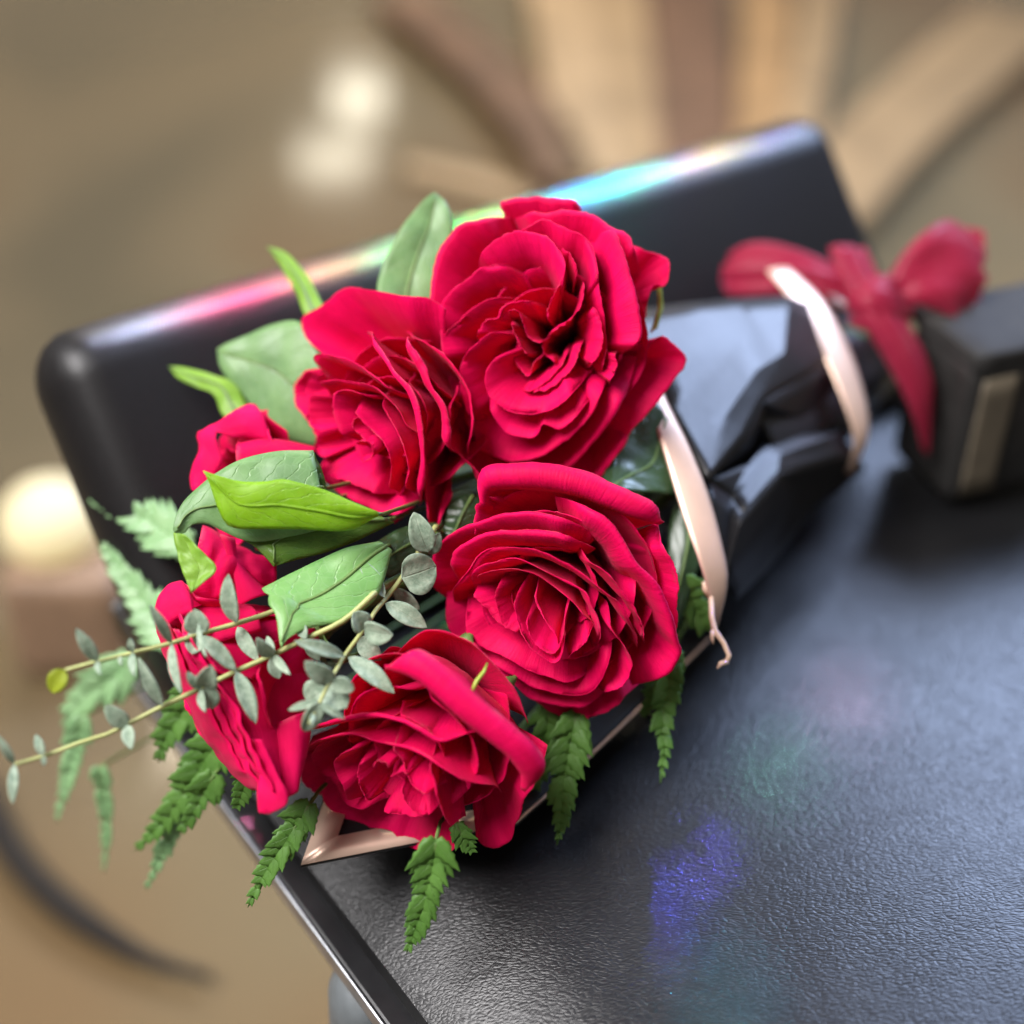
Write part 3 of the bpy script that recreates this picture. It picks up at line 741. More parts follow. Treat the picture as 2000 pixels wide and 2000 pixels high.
sheet('petal', px4([(350, 80), (420, 110), (520, 170), (640, 240), (760, 320)], lin(.492, .497, 5)),
      px4([(250, 560), (400, 540), (520, 480), (620, 470), (780, 460)], lin(.487, .490, 5)), 'petal', r.o, 0.008, wav=0.004, seed=9)
sheet('petal', px4([(450, 130), (500, 260), (540, 400), (560, 560)], lin(.486, .482, 4)), px4([(540, 160), (560, 280), (640, 380), (760, 480)], lin(.486, .484, 4)), 'petal', r.o, 0.005)
r.stem(TIE)

# ------------------------------------------------------------------ broad leaves
def leaf(label, A, B, mat, bulge=0.002, crease=0.0, wav=0.001, seed=0.0, name='leaf', midrib=True):
    base = P(*A[-1])
    o = empty(name, base, label, 'leaf', 'broad leaves in the bouquet')
    b = sheet('blade', A, B, mat, o, bulge, crease=crease, wav=wav, seed=seed, m=13, n=30)
    me = b.data; n, m = 30, 13
    if midrib:
        pts = [me.vertices[i * m + m // 2].co.copy() - FWD * 0.0004 for i in range(1, n)]
        tube('midrib', pts, [0.0003 + 0.0005 * i / (n - 2) for i in range(n - 1)], M['stem'] if mat != 'leaf_under' else M['leaf_under'], b, 6)
        end = pts[-1]
        tube('leaf_stalk', [end, end + FWD * 0.02, end.lerp(TIE, 0.15) + FWD * 0.06, end.lerp(TIE, 0.5) + FWD * 0.05, TIE], 0.0007, M['stem'], o, 6)
    return o
def D(pts, d0, d1):
    return [(x, y, d0 + (d1 - d0) * i / (len(pts) - 1)) for i, (x, y) in enumerate(pts)]
leaf('pale green pointed leaf standing up left of the largest rose', D([(849, 376), (820, 400), (787, 440), (758, 494), (740, 541), (737, 575), (750, 620)], .535, .52),
     D([(849, 376), (872, 398), (886, 440), (878, 480), (866, 530), (850, 590), (830, 630)], .535, .525), 'leaf_grey', 0.003, 0.004)
leaf('broad soft-focus green leaf above the small upper left rose', D([(425, 682), (465, 662), (523, 637), (570, 626), (600, 640), (625, 690), (650, 760)], .545, .525),
     D([(425, 682), (432, 719), (468, 769), (501, 813), (537, 853), (603, 875), (660, 860)], .545, .53), 'leaf_grey', 0.004, 0.003)
leaf('bright green serrated leaf tip pointing left under the broad soft leaf', D([(331, 717), (372, 720), (414, 732), (458, 750), (485, 795), (510, 830)], .555, .53),
     D([(331, 717), (350, 740), (385, 757), (418, 772), (436, 812), (480, 850)], .555, .53), 'leaf_young', 0.002)
leaf('thin blurred leaf tip in front of the rainbow sheen on the backrest', D([(523, 483), (556, 492), (585, 520), (605, 545), (628, 590), (660, 640)], .56, .53),
     D([(523, 483), (545, 512), (560, 540), (578, 570), (596, 616), (630, 660)], .56, .53), 'leaf_young', 0.002)
leaf('folded grey-green leaf whose top side shows behind the bright underside', D([(338, 1034), (345, 1005), (363, 974), (393, 947), (425, 922), (476, 896), (537, 882), (612, 880)], .462, .475),
     D([(340, 1042), (360, 1042), (375, 1026), (405, 1024), (440, 1040), (490, 1058), (560, 1050), (640, 1030)], .462, .468), 'leaf_grey', 0.002, 0.0)
leaf('yellow-green hooked leaf tip hanging before the far left roses', D([(374, 1157), (357, 1118), (346, 1080), (339, 1040)], .454, .460),
     D([(374, 1157), (422, 1114), (400, 1082), (362, 1045)], .454, .458), 'leaf_young', 0.001, 0.002, midrib=False)
leaf('bright lime green leaf underside, folded, left of the middle of the bouquet', D([(398, 920), (429, 929), (472, 941), (523, 940), (555, 936), (610, 949), (664, 969), (737, 1000)], .458, .456),
     D([(398, 920), (412, 950), (430, 1000), (455, 1030), (537, 1032), (620, 1034), (690, 1034), (740, 1004)], .458, .462), 'leaf_under', 0.003, 0.002)
leaf('small olive leaf between the folded leaf and the rose behind it', D([(610, 880), (626, 912), (636, 948), (640, 990)], .478, .475), D([(610, 880), (574, 902), (528, 936), (545, 985)], .478, .470), 'leaf_olive', 0.002)
leaf('dark olive leaf in the shade under the bright folded leaf', D([(535, 1106), (500, 1070), (475, 1045), (520, 1010), (640, 1000), (740, 1005)], .468, .478),
     D([(535, 1106), (580, 1094), (640, 1078), (700, 1055), (740, 1035), (770, 1020)], .468, .480), 'leaf_olive', 0.003, 0.0)
leaf('light green leaf with a jagged tip just above the eucalyptus', D([(550, 1266), (545, 1245), (538, 1200), (523, 1174), (528, 1164), (510, 1152), (535, 1137), (575, 1118), (625, 1092), (680, 1070), (740, 1058)], .450, .474),
     D([(550, 1266), (562, 1248), (598, 1230), (640, 1220), (680, 1210), (712, 1190), (735, 1168), (748, 1140), (755, 1115), (760, 1095), (765, 1075)], .450, .476), 'leaf_light', 0.004, 0.003)
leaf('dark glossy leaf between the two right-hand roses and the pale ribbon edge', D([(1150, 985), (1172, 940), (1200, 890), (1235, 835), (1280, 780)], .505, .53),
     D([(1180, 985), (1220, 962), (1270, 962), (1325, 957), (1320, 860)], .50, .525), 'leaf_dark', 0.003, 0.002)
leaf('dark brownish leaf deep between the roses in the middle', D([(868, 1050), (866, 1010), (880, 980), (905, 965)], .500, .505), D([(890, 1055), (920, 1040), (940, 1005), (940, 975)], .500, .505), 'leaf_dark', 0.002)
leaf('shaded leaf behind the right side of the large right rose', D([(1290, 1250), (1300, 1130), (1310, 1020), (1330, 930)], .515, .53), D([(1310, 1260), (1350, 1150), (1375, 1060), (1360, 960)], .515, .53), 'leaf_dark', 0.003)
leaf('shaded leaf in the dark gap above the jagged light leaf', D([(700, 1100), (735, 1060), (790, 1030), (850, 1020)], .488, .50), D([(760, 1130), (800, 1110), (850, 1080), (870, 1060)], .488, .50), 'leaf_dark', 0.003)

# ------------------------------------------------------------------ eucalyptus sprigs
def euc_leaf(base, tip, wpx, d0, d1, parent, mat='euc', turn=0.0, cup=0.15, round_=0.5):
    b, t = P(*base, d0), P(*tip, d1)
    L = t - b; ln = L.length; ax = L.normalized()
    side = ax.cross(FWD).normalized()
    nrm = side.cross(ax).normalized()
    if nrm.dot(FWD) > 0: nrm = -nrm
    w = wpx * d0 / FPX
    q = Matrix.Rotation(rad(turn), 3, ax)
    side = q @ side; nrm = q @ nrm
    n, m = 12, 7; V = []; UV = []
    for i in range(n):
        v = i / (n - 1)
        pr = max(0.0, math.sin(math.pi * v ** (0.75 + 0.3 * (1 - round_)))) ** (0.55 + 0.35 * (1 - round_))
        for j in range(m):
            s = 2 * j / (m - 1) - 1
            V.append(b + ax * ln * v + side * s * pr * w / 2 + nrm * (cup * w * (s * s) * pr + 0.08 * ln * math.sin(math.pi * v)))
            UV.append((j / (m - 1), v))
    mesh_obj('leaf', V, grid_faces(n, m), M[mat], parent, UV, solid=0.00035)
def sprig(label, stem, d0, d1, leaves, r0=0.0006, r1=0.0010):
    st = catmull([(x, y, d0 + (d1 - d0) * i / (len(stem) - 1)) for i, (x, y) in enumerate(stem)], 30)
    pts = [P(*q) for q in st]
    o = empty('eucalyptus_sprig', pts[-1], label, 'sprig', 'eucalyptus sprigs')
    pts = pts + [pts[-1] + FWD * 0.025, pts[-1].lerp(TIE, 0.3) + FWD * 0.06, TIE]
    tube('stem', pts, [r0 + (r1 - r0) * min(1, i / 29) for i in range(33)], M['euc_stem'], o, 8)
    def dat(p):
        k = min(range(30), key=lambda i: (st[i][0] - p[0]) ** 2 + (st[i][1] - p[1]) ** 2); return st[k][2]
    rnd = random.Random(len(stem) * 7 + len(leaves))
    for L in leaves:
        b, t, w = L[:3]; kw = L[3] if len(L) > 3 else {}
        d = dat(b); off = kw.pop('d', -0.002)
        dd = kw.pop('tipd', rnd.uniform(-0.008, 0.003))
        euc_leaf(b, t, w, d + off, d + off + dd, o, turn=kw.pop('turn', rnd.uniform(-25, 25)), **kw)
    for i in range(4, 30, 5):   # the slightly thicker nodes
        pass
    return o
sprig('long lower eucalyptus sprig reaching to the left edge of the picture',
      [(28, 1493), (85, 1477), (166, 1447), (212, 1433), (318, 1379), (391, 1345), (461, 1311), (531, 1280), (598, 1247), (671, 1212), (730, 1160)], .432, .462, [
    ((28, 1492), (-4, 1436), 16), ((28, 1492), (24, 1570), 20), ((85, 1477), (70, 1434), 18), ((85, 1477), (86, 1496), 10),
    ((248, 1416), (205, 1378), 36, dict(round_=1, turn=5)), ((248, 1416), (257, 1464), 26), ((318, 1379), (270, 1284), 26),
    ((402, 1342), (412, 1300), 44, dict(round_=1, turn=10)), ((402, 1342), (416, 1384), 42, dict(round_=1, turn=-8)), ((392, 1346), (364, 1312), 20), ((392, 1346), (402, 1392), 20),
    ((461, 1311), (399, 1243), 28), ((461, 1311), (500, 1414), 34), ((531, 1282), (502, 1246), 30), ((531, 1282), (545, 1326), 28), ((535, 1280), (522, 1242), 16), ((535, 1280), (567, 1318), 18),
    ((598, 1247), (585, 1215), 24), ((598, 1247), (625, 1290), 26, dict(d=0.004))])
sprig('upper eucalyptus sprig ending in a small yellow-green leaf at the left',
      [(127, 1309), (191, 1292), (259, 1275), (335, 1256), (395, 1237), (461, 1218), (531, 1195), (600, 1165), (690, 1120)], .434, .470, [
    ((127, 1309), (100, 1352), 40, dict(mat='euc_young', round_=0.9, turn=5)), ((191, 1292), (148, 1228), 26), ((191, 1292), (196, 1318), 12), ((259, 1275), (254, 1246), 14), ((259, 1275), (263, 1322), 16), ((235, 1282), (238, 1300), 10),
    ((335, 1256), (291, 1180), 22), ((335, 1256), (355, 1356), 22), ((390, 1237), (380, 1190), 50, dict(round_=1, turn=0)), ((390, 1238), (376, 1278), 46, dict(round_=1, turn=0, d=0.003)),
    ((388, 1218), (404, 1286), 12, dict(d=-0.006)), ((396, 1242), (461, 1308), 30), ((461, 1216), (446, 1121), 38, dict(round_=0.7)), ((464, 1224), (506, 1292), 30, dict(d=0.005))])
sprig('short eucalyptus sprig hanging down the middle of the bouquet',
      [(604, 1414), (641, 1338), (661, 1301), (677, 1275), (711, 1229), (734, 1192), (754, 1169), (784, 1129), (820, 1075), (850, 1030)], .436, .488, [
    ((784, 1129), (852, 1105), 84, dict(round_=1, turn=12, tipd=0.004)), ((752, 1168), (697, 1090), 30, dict(turn=25)), ((752, 1178), (834, 1226), 40), ((711, 1229), (690, 1196), 46, dict(round_=1, turn=30)), ((711, 1229), (768, 1240), 50, dict(round_=1, turn=20)),
    ((673, 1282), (574, 1252), 28), ((680, 1283), (771, 1355), 38), ((650, 1330), (595, 1292), 40, dict(round_=0.8)), ((650, 1330), (692, 1348), 36, dict(round_=0.8)), ((637, 1345), (600, 1372), 64, dict(round_=1, d=0.004, turn=10)), ((640, 1340), (676, 1384), 60, dict(round_=1, d=0.005, turn=-10)),
    ((622, 1370), (562, 1387), 16), ((622, 1372), (593, 1428), 38, dict(round_=0.9)), ((624, 1376), (674, 1404), 16), ((612, 1395), (608, 1416), 10),
    ((836, 1078), (808, 1000), 50, dict(round_=0.9, turn=0)), ((838, 1082), (860, 1040), 30, dict(d=0.004)), ((770, 1150), (820, 1190), 34, dict(d=0.008)), ((700, 1245), (745, 1290), 40, dict(d=0.010))])

# ------------------------------------------------------------------ ferns
def fern(label, path, d0, d1, hw, pairs=9, mat='fern', angle=50, name='fern_frond', seed=0):
    pts = [P(*q) for q in catmull([(x, y, d0 + (d1 - d0) * i / (len(path) - 1)) for i, (x, y) in enumerate(path)], 24)]
    o = empty(name, pts[0], label, 'fern', 'fern tips')
    pts_full = [pts[0].lerp(TIE, 0.3) + FWD * 0.03, pts[0] + FWD * 0.025] + pts
    tube('midrib', pts_full, [0.0007] * 2 + [0.0007 * (1 - 0.75 * i / 23) for i in range(24)], M['stem'], o, 6)
    rnd = random.Random(seed + len(path) * 13 + int(path[0][0]))
    W = hw * d0 / FPX
    pairs = int(pairs * 1.3)
    V = []; UV = []
    for i in range(24):
        v = i / 23; ax = (pts[min(23, i + 1)] - pts[max(0, i - 1)]).normalized(); sd = ax.cross(FWD).normalized()
        hwid = W * 0.62 * (1 - v) ** 0.75 * (1 + 0.14 * (1 if i % 2 else -1))
        for j in range(5):
            q = j / 2 - 1
            V.append(pts[i] + sd * hwid * q - FWD * 0.0006 * (1 - abs(q)) + FWD * 0.0004); UV.append((j / 4, v))
    mesh_obj('blade', V, grid_faces(24, 5), M[mat], o, UV, solid=0.0003)
    for k in range(pairs):
        v = (k + 0.3) / pairs
        i = min(22, int(v * 23)); c = pts[i]; ax = (pts[i + 1] - pts[max(0, i - 1)]).normalized()
        side0 = ax.cross(FWD).normalized(); nr0 = -FWD + ax * FWD.dot(ax); nr0.normalize()
        wl = W * (1.0 - 0.88 * v ** 1.1) * rnd.uniform(0.8, 1.12)
        step = (pts[-1] - pts[0]).length / pairs
        for sg in (-1, 1):
            an = rad(angle + rnd.uniform(-6, 6) + 8 * v)
            tilt = rad(rnd.uniform(-10, 10) + 5)
            side = (side0 * sg * math.cos(tilt) + nr0 * math.sin(tilt)).normalized()
            dr = (side * math.cos(an) * 1.0 + ax * math.sin(an)).normalized()
            cr = ax * math.cos(an) - side * math.sin(an)
            nn = dr.cross(cr).normalized()
            if nn.dot(FWD) > 0: nn = -nn
            ln = wl * 1.15 / max(0.5, math.cos(an)); half = min(max(step * 0.80, ln * 0.22), ln * 0.42) * rnd.uniform(0.85, 1.15)
            n, m = 10, 5; V = []; UV = []
            for a in range(n):
                t = a / (n - 1)
                base_w = half * (0.85 + 0.35 * math.sin(math.pi * min(1, t * 1.3))) * (1 - t ** 1.7) ** 0.75
                teeth = 1 + 0.16 * (1 if a % 2 else -1) * (t > 0.25)
                for b in range(m):
                    s = 2 * b / (m - 1) - 1
                    V.append(c + dr * ln * t + cr * s * base_w * teeth * (0.75 if s < 0 else 1.0) + nn * (0.05 * ln * math.sin(math.pi * t) - 0.10 * base_w * s * s + 0.0005 * t + 0.00006 * k))
                    UV.append((b / (m - 1), t))
            mesh_obj('leaflet', V, grid_faces(n, m), M[mat], o, UV, solid=0.0003)
    return o
fern('serrated green fern tip lying on the leather below the lowest rose', [(852, 1640), (845, 1690), (832, 1750), (815, 1805), (794, 1862)], .452, .462, 46, 9)
fern('fern tip hanging right of the lowest rose, dark at its top', [(1125, 1395), (1110, 1470), (1100, 1540), (1096, 1598), (1088, 1650)], .500, .494, 44, 9)
fern('fern tip hanging under the large right rose, nearest the pale twig', [(1312, 1270), (1303, 1340), (1294, 1410), (1298, 1462), (1290, 1530)], .510, .503, 32, 9)
fern('short dark fern piece beside the fern under the right rose', [(1300, 1330), (1275, 1360), (1255, 1400)], .512, .512, 26, 5)
fern('fern tip beside the copper paper corner, pointing down left', [(605, 1570), (570, 1625), (540, 1670), (510, 1720), (484, 1772)], .470, .475, 38, 8)
fern('broad fern frond left of the far left rose, pointing down left', [(430, 1440), (385, 1510), (345, 1570), (305, 1620), (262, 1662)], .505, .525, 46, 9, mat='fern')
fern('pale blurred fern tip ending lowest at the left', [(375, 1545), (345, 1600), (320, 1660), (300, 1705), (284, 1738)], .515, .54, 30, 8, 'fern_pale')
fern('small broad fern tip under the far left rose', [(420, 1510), (395, 1555), (370, 1600), (350, 1628)], .500, .51, 32, 5, 'fern')
fern('hanging thin blurred fern tip near the left edge, right one of the pair', [(195, 1500), (205, 1560), (208, 1630), (203, 1705)], .56, .58, 22, 8, 'fern_pale')
fern('hanging thin blurred fern tip near the left edge, left one of the pair', [(160, 1400), (148, 1460), (130, 1530), (110, 1605)], .56, .57, 28, 8, 'fern_pale')
fern('fern tuft behind the long lower eucalyptus sprig', [(400, 1330), (360, 1390), (325, 1440), (310, 1490)], .510, .52, 48, 6, 'fern')
fern('blurred fern tip against the black backrest at the left, upper one', [(370, 1070), (310, 1030), (240, 995), (172, 968)], .535, .56, 50, 9, 'fern_pale')
fern('blurred fern tip over the edge of the backrest at the left, lower one', [(350, 1260), (300, 1200), (250, 1130), (196, 1058)], .54, .56, 48, 9, 'fern_pale')
fern('pale blurred fern behind the yellow-green eucalyptus tip', [(260, 1290), (210, 1330), (160, 1370), (125, 1420)], .57, .58, 50, 7, 'fern_pale')
fern('dark fern in the shade beside the pale twig', [(1300, 1130), (1335, 1160), (1365, 1200), (1375, 1235)], .52, .522, 52, 6)
fern('tiny fern end peeping out under the lowest rose', [(890, 1610), (905, 1635), (925, 1665)], .472, .474, 26, 4)
fern('fern piece under the tip of the far left rose', [(490, 1500), (478, 1535), (462, 1580)], .475, .485, 30, 5)
fern('shaded fern frond between the lowest rose and the hanging fern', [(1075, 1380), (1065, 1440), (1050, 1500), (1040, 1560)], .505, .508, 40, 7)

# ------------------------------------------------------------------ wrapping paper
wrap = empty('wrapping_paper', TIE - Vector((0, 0, 0.03)), 'black wrapping paper with copper borders around the flower stems', 'wrapping paper')
def pxs(*q): return list(q)
# cone behind the flowers (mouth near the flowers, gathered at the ribbon)
def cone():
    a = P(1690, 690, 0.70); b = P(1345, 890, 0.605)
    ax = (b - a).normalized(); s = ax.cross(Vector((0, 0, 1))).normalized(); t = s.cross(ax)
    n, m = 72, 26; V = []; UV = []
    for i in range(n):
        an = 2 * math.pi * i / n
        fold = 0.5 + 0.5 * math.sin(an * 7 + 0.6)
        for j in range(m):
            v = j / (m - 1)
            rr_ = 0.020 + (0.044 - 0.020) * v ** 0.9
            rr_ *= 1 + (0.10 * (fold - 0.5) * (1 - v * 0.5)) + 0.05 * noise.noise(Vector((math.cos(an) * 2, math.sin(an) * 2, v * 3)))
            p = a + ax * (b - a).length * v + (s * math.cos(an) + t * math.sin(an)) * rr_
            p.z = max(p.z, 0.014)
            V.append(p); UV.append((i / n, v))
    mesh_obj('paper_cone', V, grid_faces(n, m, True), M['paper'], wrap, UV, solid=0.0005)
cone()
# upper panel that catches the window, with the folds below it: stiff paper, so flat facets and sharp creases
def facets(name, pts, tris, jit=0.0):
    V = []
    for q in pts.values():
        V.append(on_plane(q[0], q[1], q[3]) if len(q) == 4 else P(*q))
    k = {n: i for i, n in enumerate(pts)}
    bm = bmesh.new()
    bv = [bm.verts.new(v) for v in V]
    for t in tris.split():
        bm.faces.new([bv[k[c]] for c in t])
    bmesh.ops.subdivide_edges(bm, edges=bm.edges[:], cuts=3, use_grid_fill=True)
    for v in bm.verts:
        v.co += -FWD * jit * noise.noise(v.co * 60)
    bmesh.ops.recalc_face_normals(bm, faces=bm.faces[:])
    me = bpy.data.meshes.new(name); bm.to_mesh(me); bm.free()
    me.materials.append(M['paper'])
    o = bpy.data.objects.new(name, me); link(o, wrap)
    me.polygons.foreach_set('use_smooth', [True] * len(me.polygons))
    me.set_sharp_from_angle(angle=rad(20))
    so = o.modifiers.new('thick', 'SOLIDIFY'); so.thickness = 0.0004; so.offset = 0
    return o
PN = Vector((0.25, -0.20, 0.95)).normalized(); PP = P(1400, 760, 0.560)
def on_panel(px, py, off=0.0):
    rr_ = ray(px, py); t = (PP + PN * off * 0.001 - CAM).dot(PN) / rr_.dot(PN)
    return (px, py, t)
facets('paper_panel', dict(a=on_panel(1225, 640), b=on_panel(1262, 603), c=on_panel(1350, 592, 1), d=on_panel(1450, 583, 0), e=on_panel(1540, 578, 1), f=(1640, 615, .640), w=(1655, 690, .630),
       g=on_panel(1270, 720, 1), h=on_panel(1300, 790, 0), i=on_panel(1345, 872, 1), j=on_panel(1384, 940), k=on_panel(1430, 668, 2.5), l=on_panel(1478, 723, 4), m=on_panel(1405, 830, 2.5), n=on_panel(1488, 783, 1), o=on_panel(1458, 847, 0), p=on_panel(1530, 690, 2), q=(1597, 718, .600)),
       'abg bcg cgk ghk cdk dkl hkm klm him ijm jmo mno lmn dep dpl lpn npq epf fpq fqw', 0.0006)
facets('paper_fold', dict(a=(1379, 937, .534), b=(1458, 847, .550), c=(1488, 783, .561), d=(1597, 718, .601), e=(1655, 700, .632), f=(1462, 905, .575), g=(1500, 850, .592), h=(1600, 830, .612), i=(1668, 850, .625)),
       'abf bcg bgf cdh cgh deh ehi', 0.0)
facets('paper_fold', dict(a=(1428, 972, 0, .085), b=(1451, 1004, 0, .084), c=(1518, 927, 0, .085), d=(1523, 890, 0, .086), e=(1488, 872, 0, .087), f=(1379, 937, .537), g=(1462, 905, .560), h=(1640, 845, .606), i=(1668, 880, .612), j=(1560, 850, .590)),
       'abc acde fag age ejd djh dhi dic', 0.0)
facets('paper_fold', dict(a=(1379, 937, .537), b=(1428, 972, 0, .085), c=(1451, 1004, 0, .084), d=(1518, 927, 0, .085), e=(1668, 880, .612), f=(1418, 1120, .530), g=(1440, 1170, .560), h=(1500, 1110, .585), i=(1590, 1000, .612), j=(1690, 915, .640), k=(1470, 1060, .548), l=(1560, 950, .585)),
       'abf bcf cfk cdk dkl del elj fgk ghk hkl hil ijl', 0.0006)
# copper border of the free edge: white-bright at the top, turned under at the bottom
sheet('copper_border', [(1232, 650, .542), (1262, 770, .530), (1298, 890, .520), (1335, 1010, .512), (1368, 1105, .508), (1388, 1175, .510), (1398, 1222, .515)],
      [(1250, 640, .546), (1296, 768, .533), (1345, 870, .523), (1385, 970, .516), (1413, 1075, .512), (1421, 1140, .512), (1402, 1222, .516)], 'copper', wrap, 0.0006, m=7)
sheet('copper_border', [(1498, 528, .640), (1548, 590, .622), (1600, 675, .612), (1645, 780, .605), (1668, 862, .606), (1650, 925, .615)],
      [(1542, 524, .645), (1610, 592, .628), (1662, 690, .618), (1692, 790, .611), (1694, 858, .610), (1664, 925, .616)], 'copper', wrap, 0.0006, m=7)
sheet('copper_border', [(1540, 526, .650), (1590, 560, .65), (1650, 605, .65)], [(1548, 520, .652), (1598, 552, .652), (1655, 595, .652)], 'copper', wrap, 0.0, m=3)
# lower sheet under the flowers, lying near the seat, with its copper corner
def S(px, py, z): 
    q = on_plane(px, py, z); return q
def flat_sheet(name, poly_rows, mat, parent, solid=0.0004):
    V = [v for row in poly_rows for v in row]; n = len(poly_rows); m = len(poly_rows[0])
    return mesh_obj(name, V, grid_faces(n, m), mat, parent, [((i % m) / (m - 1), (i // m) / (n - 1)) for i in range(n * m)], solid=solid, smooth=True)
q00, q10 = S(588, 1694, 0.020), S(1010, 1612, 0.016)      # near corner, near right
qr = [S(1010, 1612, 0.018), S(1140, 1495, 0.022), S(1262, 1378, 0.026), S(1390, 1250, 0.030)]
ql = [S(588, 1694, 0.020), S(640, 1540, 0.022), S(720, 1400, 0.026), S(800, 1260, 0.032)]
L_ = catmull([tuple(v) for v in ql], 14); R_ = catmull([tuple(v) for v in qr], 14)
rows = [[Vector(a).lerp(Vector(b), t / 15) for t in range(16)] for a, b in zip(L_, R_)]
low_sheet = flat_sheet('lower_sheet', rows, M['paper'], wrap)
up = Vector((0, 0, 0.0012))
def band(name, outer, inner):
    rows = [[Vector(a) + up, Vector(b) + up] for a, b in zip(outer, inner)]
    flat_sheet(name, rows, M['copper'], low_sheet, 0.0003)
def row_at(i, t): return Vector(L_[i]).lerp(Vector(R_[i]), t)
wv = (Vector(R_[0]) - Vector(L_[0])); wv_l = wv.length
lv = (Vector(L_[5]) - Vector(L_[0])).normalized(); wv.normalize()
B_ = 0.0100
band('copper_border', [Vector(L_[0]) + wv * wv_l * t / 12 for t in range(13)], [Vector(L_[0]) + wv * max(B_, wv_l * t / 12) + lv * B_ for t in range(13)])
band('copper_border', [Vector(L_[0]).lerp(Vector(L_[5]), i / 8) for i in range(9)], [Vector(L_[0]).lerp(Vector(L_[5]), max(i / 8, B_ / (Vector(L_[5]) - Vector(L_[0])).length)) + wv * B_ for i in range(9)])
band('copper_border', [Vector(v) for v in R_], [Vector(v) - wv * 0.0018 for v in R_])

# ------------------------------------------------------------------ ribbon bow
def organza():
    m, nt, pb = new_mat('organza_ribbon')
    tc = nd(nt, 'ShaderNodeTexCoord')
    w = noise_n(nt, mapping(nt, tc.outputs['UV'], (6, 60, 1)), 1.0, 3)
    c = ramp(nt, w, [(0.3, (0.27, 0.012, 0.040)), (0.7, (0.44, 0.03, 0.08))])
    nt.links.new(c, pb.inputs['Base Color']); pb.inputs['Roughness'].default_value = 0.4
    pb.inputs['Sheen Weight'].default_value = 0.15; pb.inputs['Specular IOR Level'].default_value = 0.2; pb.inputs['Sheen Tint'].default_value = (1, 0.5, 0.6, 1)
    leafy(nt, pb, c, (0.55, 0.03, 0.09), 0.30)
    out = [n for n in nt.nodes if n.type == 'OUTPUT_MATERIAL'][0]
    src = out.inputs[0].links[0].from_socket
    tp = nd(nt, 'ShaderNodeBsdfTransparent'); tp.inputs[0].default_value = (1, 0.8, 0.82, 1)
    mx = nd(nt, 'ShaderNodeMixShader'); mx.inputs[0].default_value = 0.32
    nt.links.new(src, mx.inputs[1]); nt.links.new(tp.outputs[0], mx.inputs[2]); nt.links.new(mx.outputs[0], out.inputs[0])
    return m
M['organza'] = organza()
bow = empty('ribbon_bow', TIE, 'dark pink sheer ribbon bow tied round the neck of the paper', 'bow')
def ribbon(name, A, B, **kw): return sheet(name, A, B, 'organza', bow, kw.pop('bulge', 0.004), solid=0.0003, **kw)
ribbon('bow_loop', [(1690, 560, .652), (1620, 515, .650), (1540, 478, .655), (1470, 474, .662), (1428, 498, .668)],
       [(1690, 610, .648), (1610, 580, .645), (1540, 572, .648), (1470, 580, .656), (1420, 575, .664)], bulge=0.005, wav=0.006, seed=2, wf=0.05, tf=6)
ribbon('bow_loop', [(1690, 560, .665), (1600, 520, .68), (1510, 488, .685), (1450, 482, .678), (1428, 498, .668)],
       [(1690, 610, .662), (1600, 590, .68), (1510, 585, .685), (1450, 580, .675), (1420, 575, .664)], bulge=-0.004)
ribbon('bow_loop', [(1725, 560, .648), (1765, 500, .645), (1810, 450, .645), (1860, 428, .650), (1912, 448, .658)],
       [(1740, 600, .646), (1780, 590, .640), (1820, 600, .638), (1865, 620, .642), (1892, 645, .650)], bulge=0.004, wav=0.007, seed=4, wf=0.06, tf=6)
ribbon('bow_loop', [(1725, 560, .664), (1765, 510, .675), (1815, 465, .682), (1870, 445, .675), (1912, 448, .658)],
       [(1740, 600, .662), (1780, 615, .672), (1830, 640, .676), (1870, 648, .668), (1892, 645, .650)], bulge=-0.004, wav=0.004, seed=8)
ribbon('ribbon_tail', [(1618, 482, .650), (1645, 560, .642), (1695, 640, .634), (1740, 720, .634), (1778, 800, .640), (1802, 880, .652)],
       [(1692, 490, .652), (1738, 580, .640), (1795, 665, .636), (1822, 740, .638), (1820, 810, .644), (1814, 888, .652)], bulge=0.003, wav=0.004, seed=5, wf=0.05, tf=6)
ribbon('knot', [(1660, 560, .648), (1690, 540, .640), (1730, 535, .640), (1760, 550, .648)], [(1670, 640, .645), (1700, 650, .636), (1745, 650, .638), (1775, 640, .646)], bulge=0.004, wav=0.005, seed=7, wf=0.05, tf=5)

# ------------------------------------------------------------------ dry twig
tw = empty('dry_twig', P(1392, 1205, .505), 'pale dry twig end sticking out below the copper paper edge', 'twig')
tube('branch', [P(1388, 1150, .512), P(1390, 1205, .506), P(1396, 1232, .504), P(1413, 1255, .503), P(1424, 1280, .503), P(1418, 1296, .503)], [.0009, .0010, .0011, .0009, .0009, .0010], M['twig'], tw, 8)
tube('bud', [P(1392, 1232, .504), P(1391, 1245, .503), P(1393, 1258, .503)], [.0009, .0008, .0002], M['twig'], tw, 7)
tube('bud', [P(1420, 1292, .503), P(1408, 1296, .502), P(1400, 1306, .502)], [.0011, .0010, .0002], M['twig'], tw, 7)
tube('bud', [P(1385, 1165, .511), P(1378, 1150, .510), P(1374, 1136, .511)], [.0009, .0013, .0005], M['twig'], tw, 7)

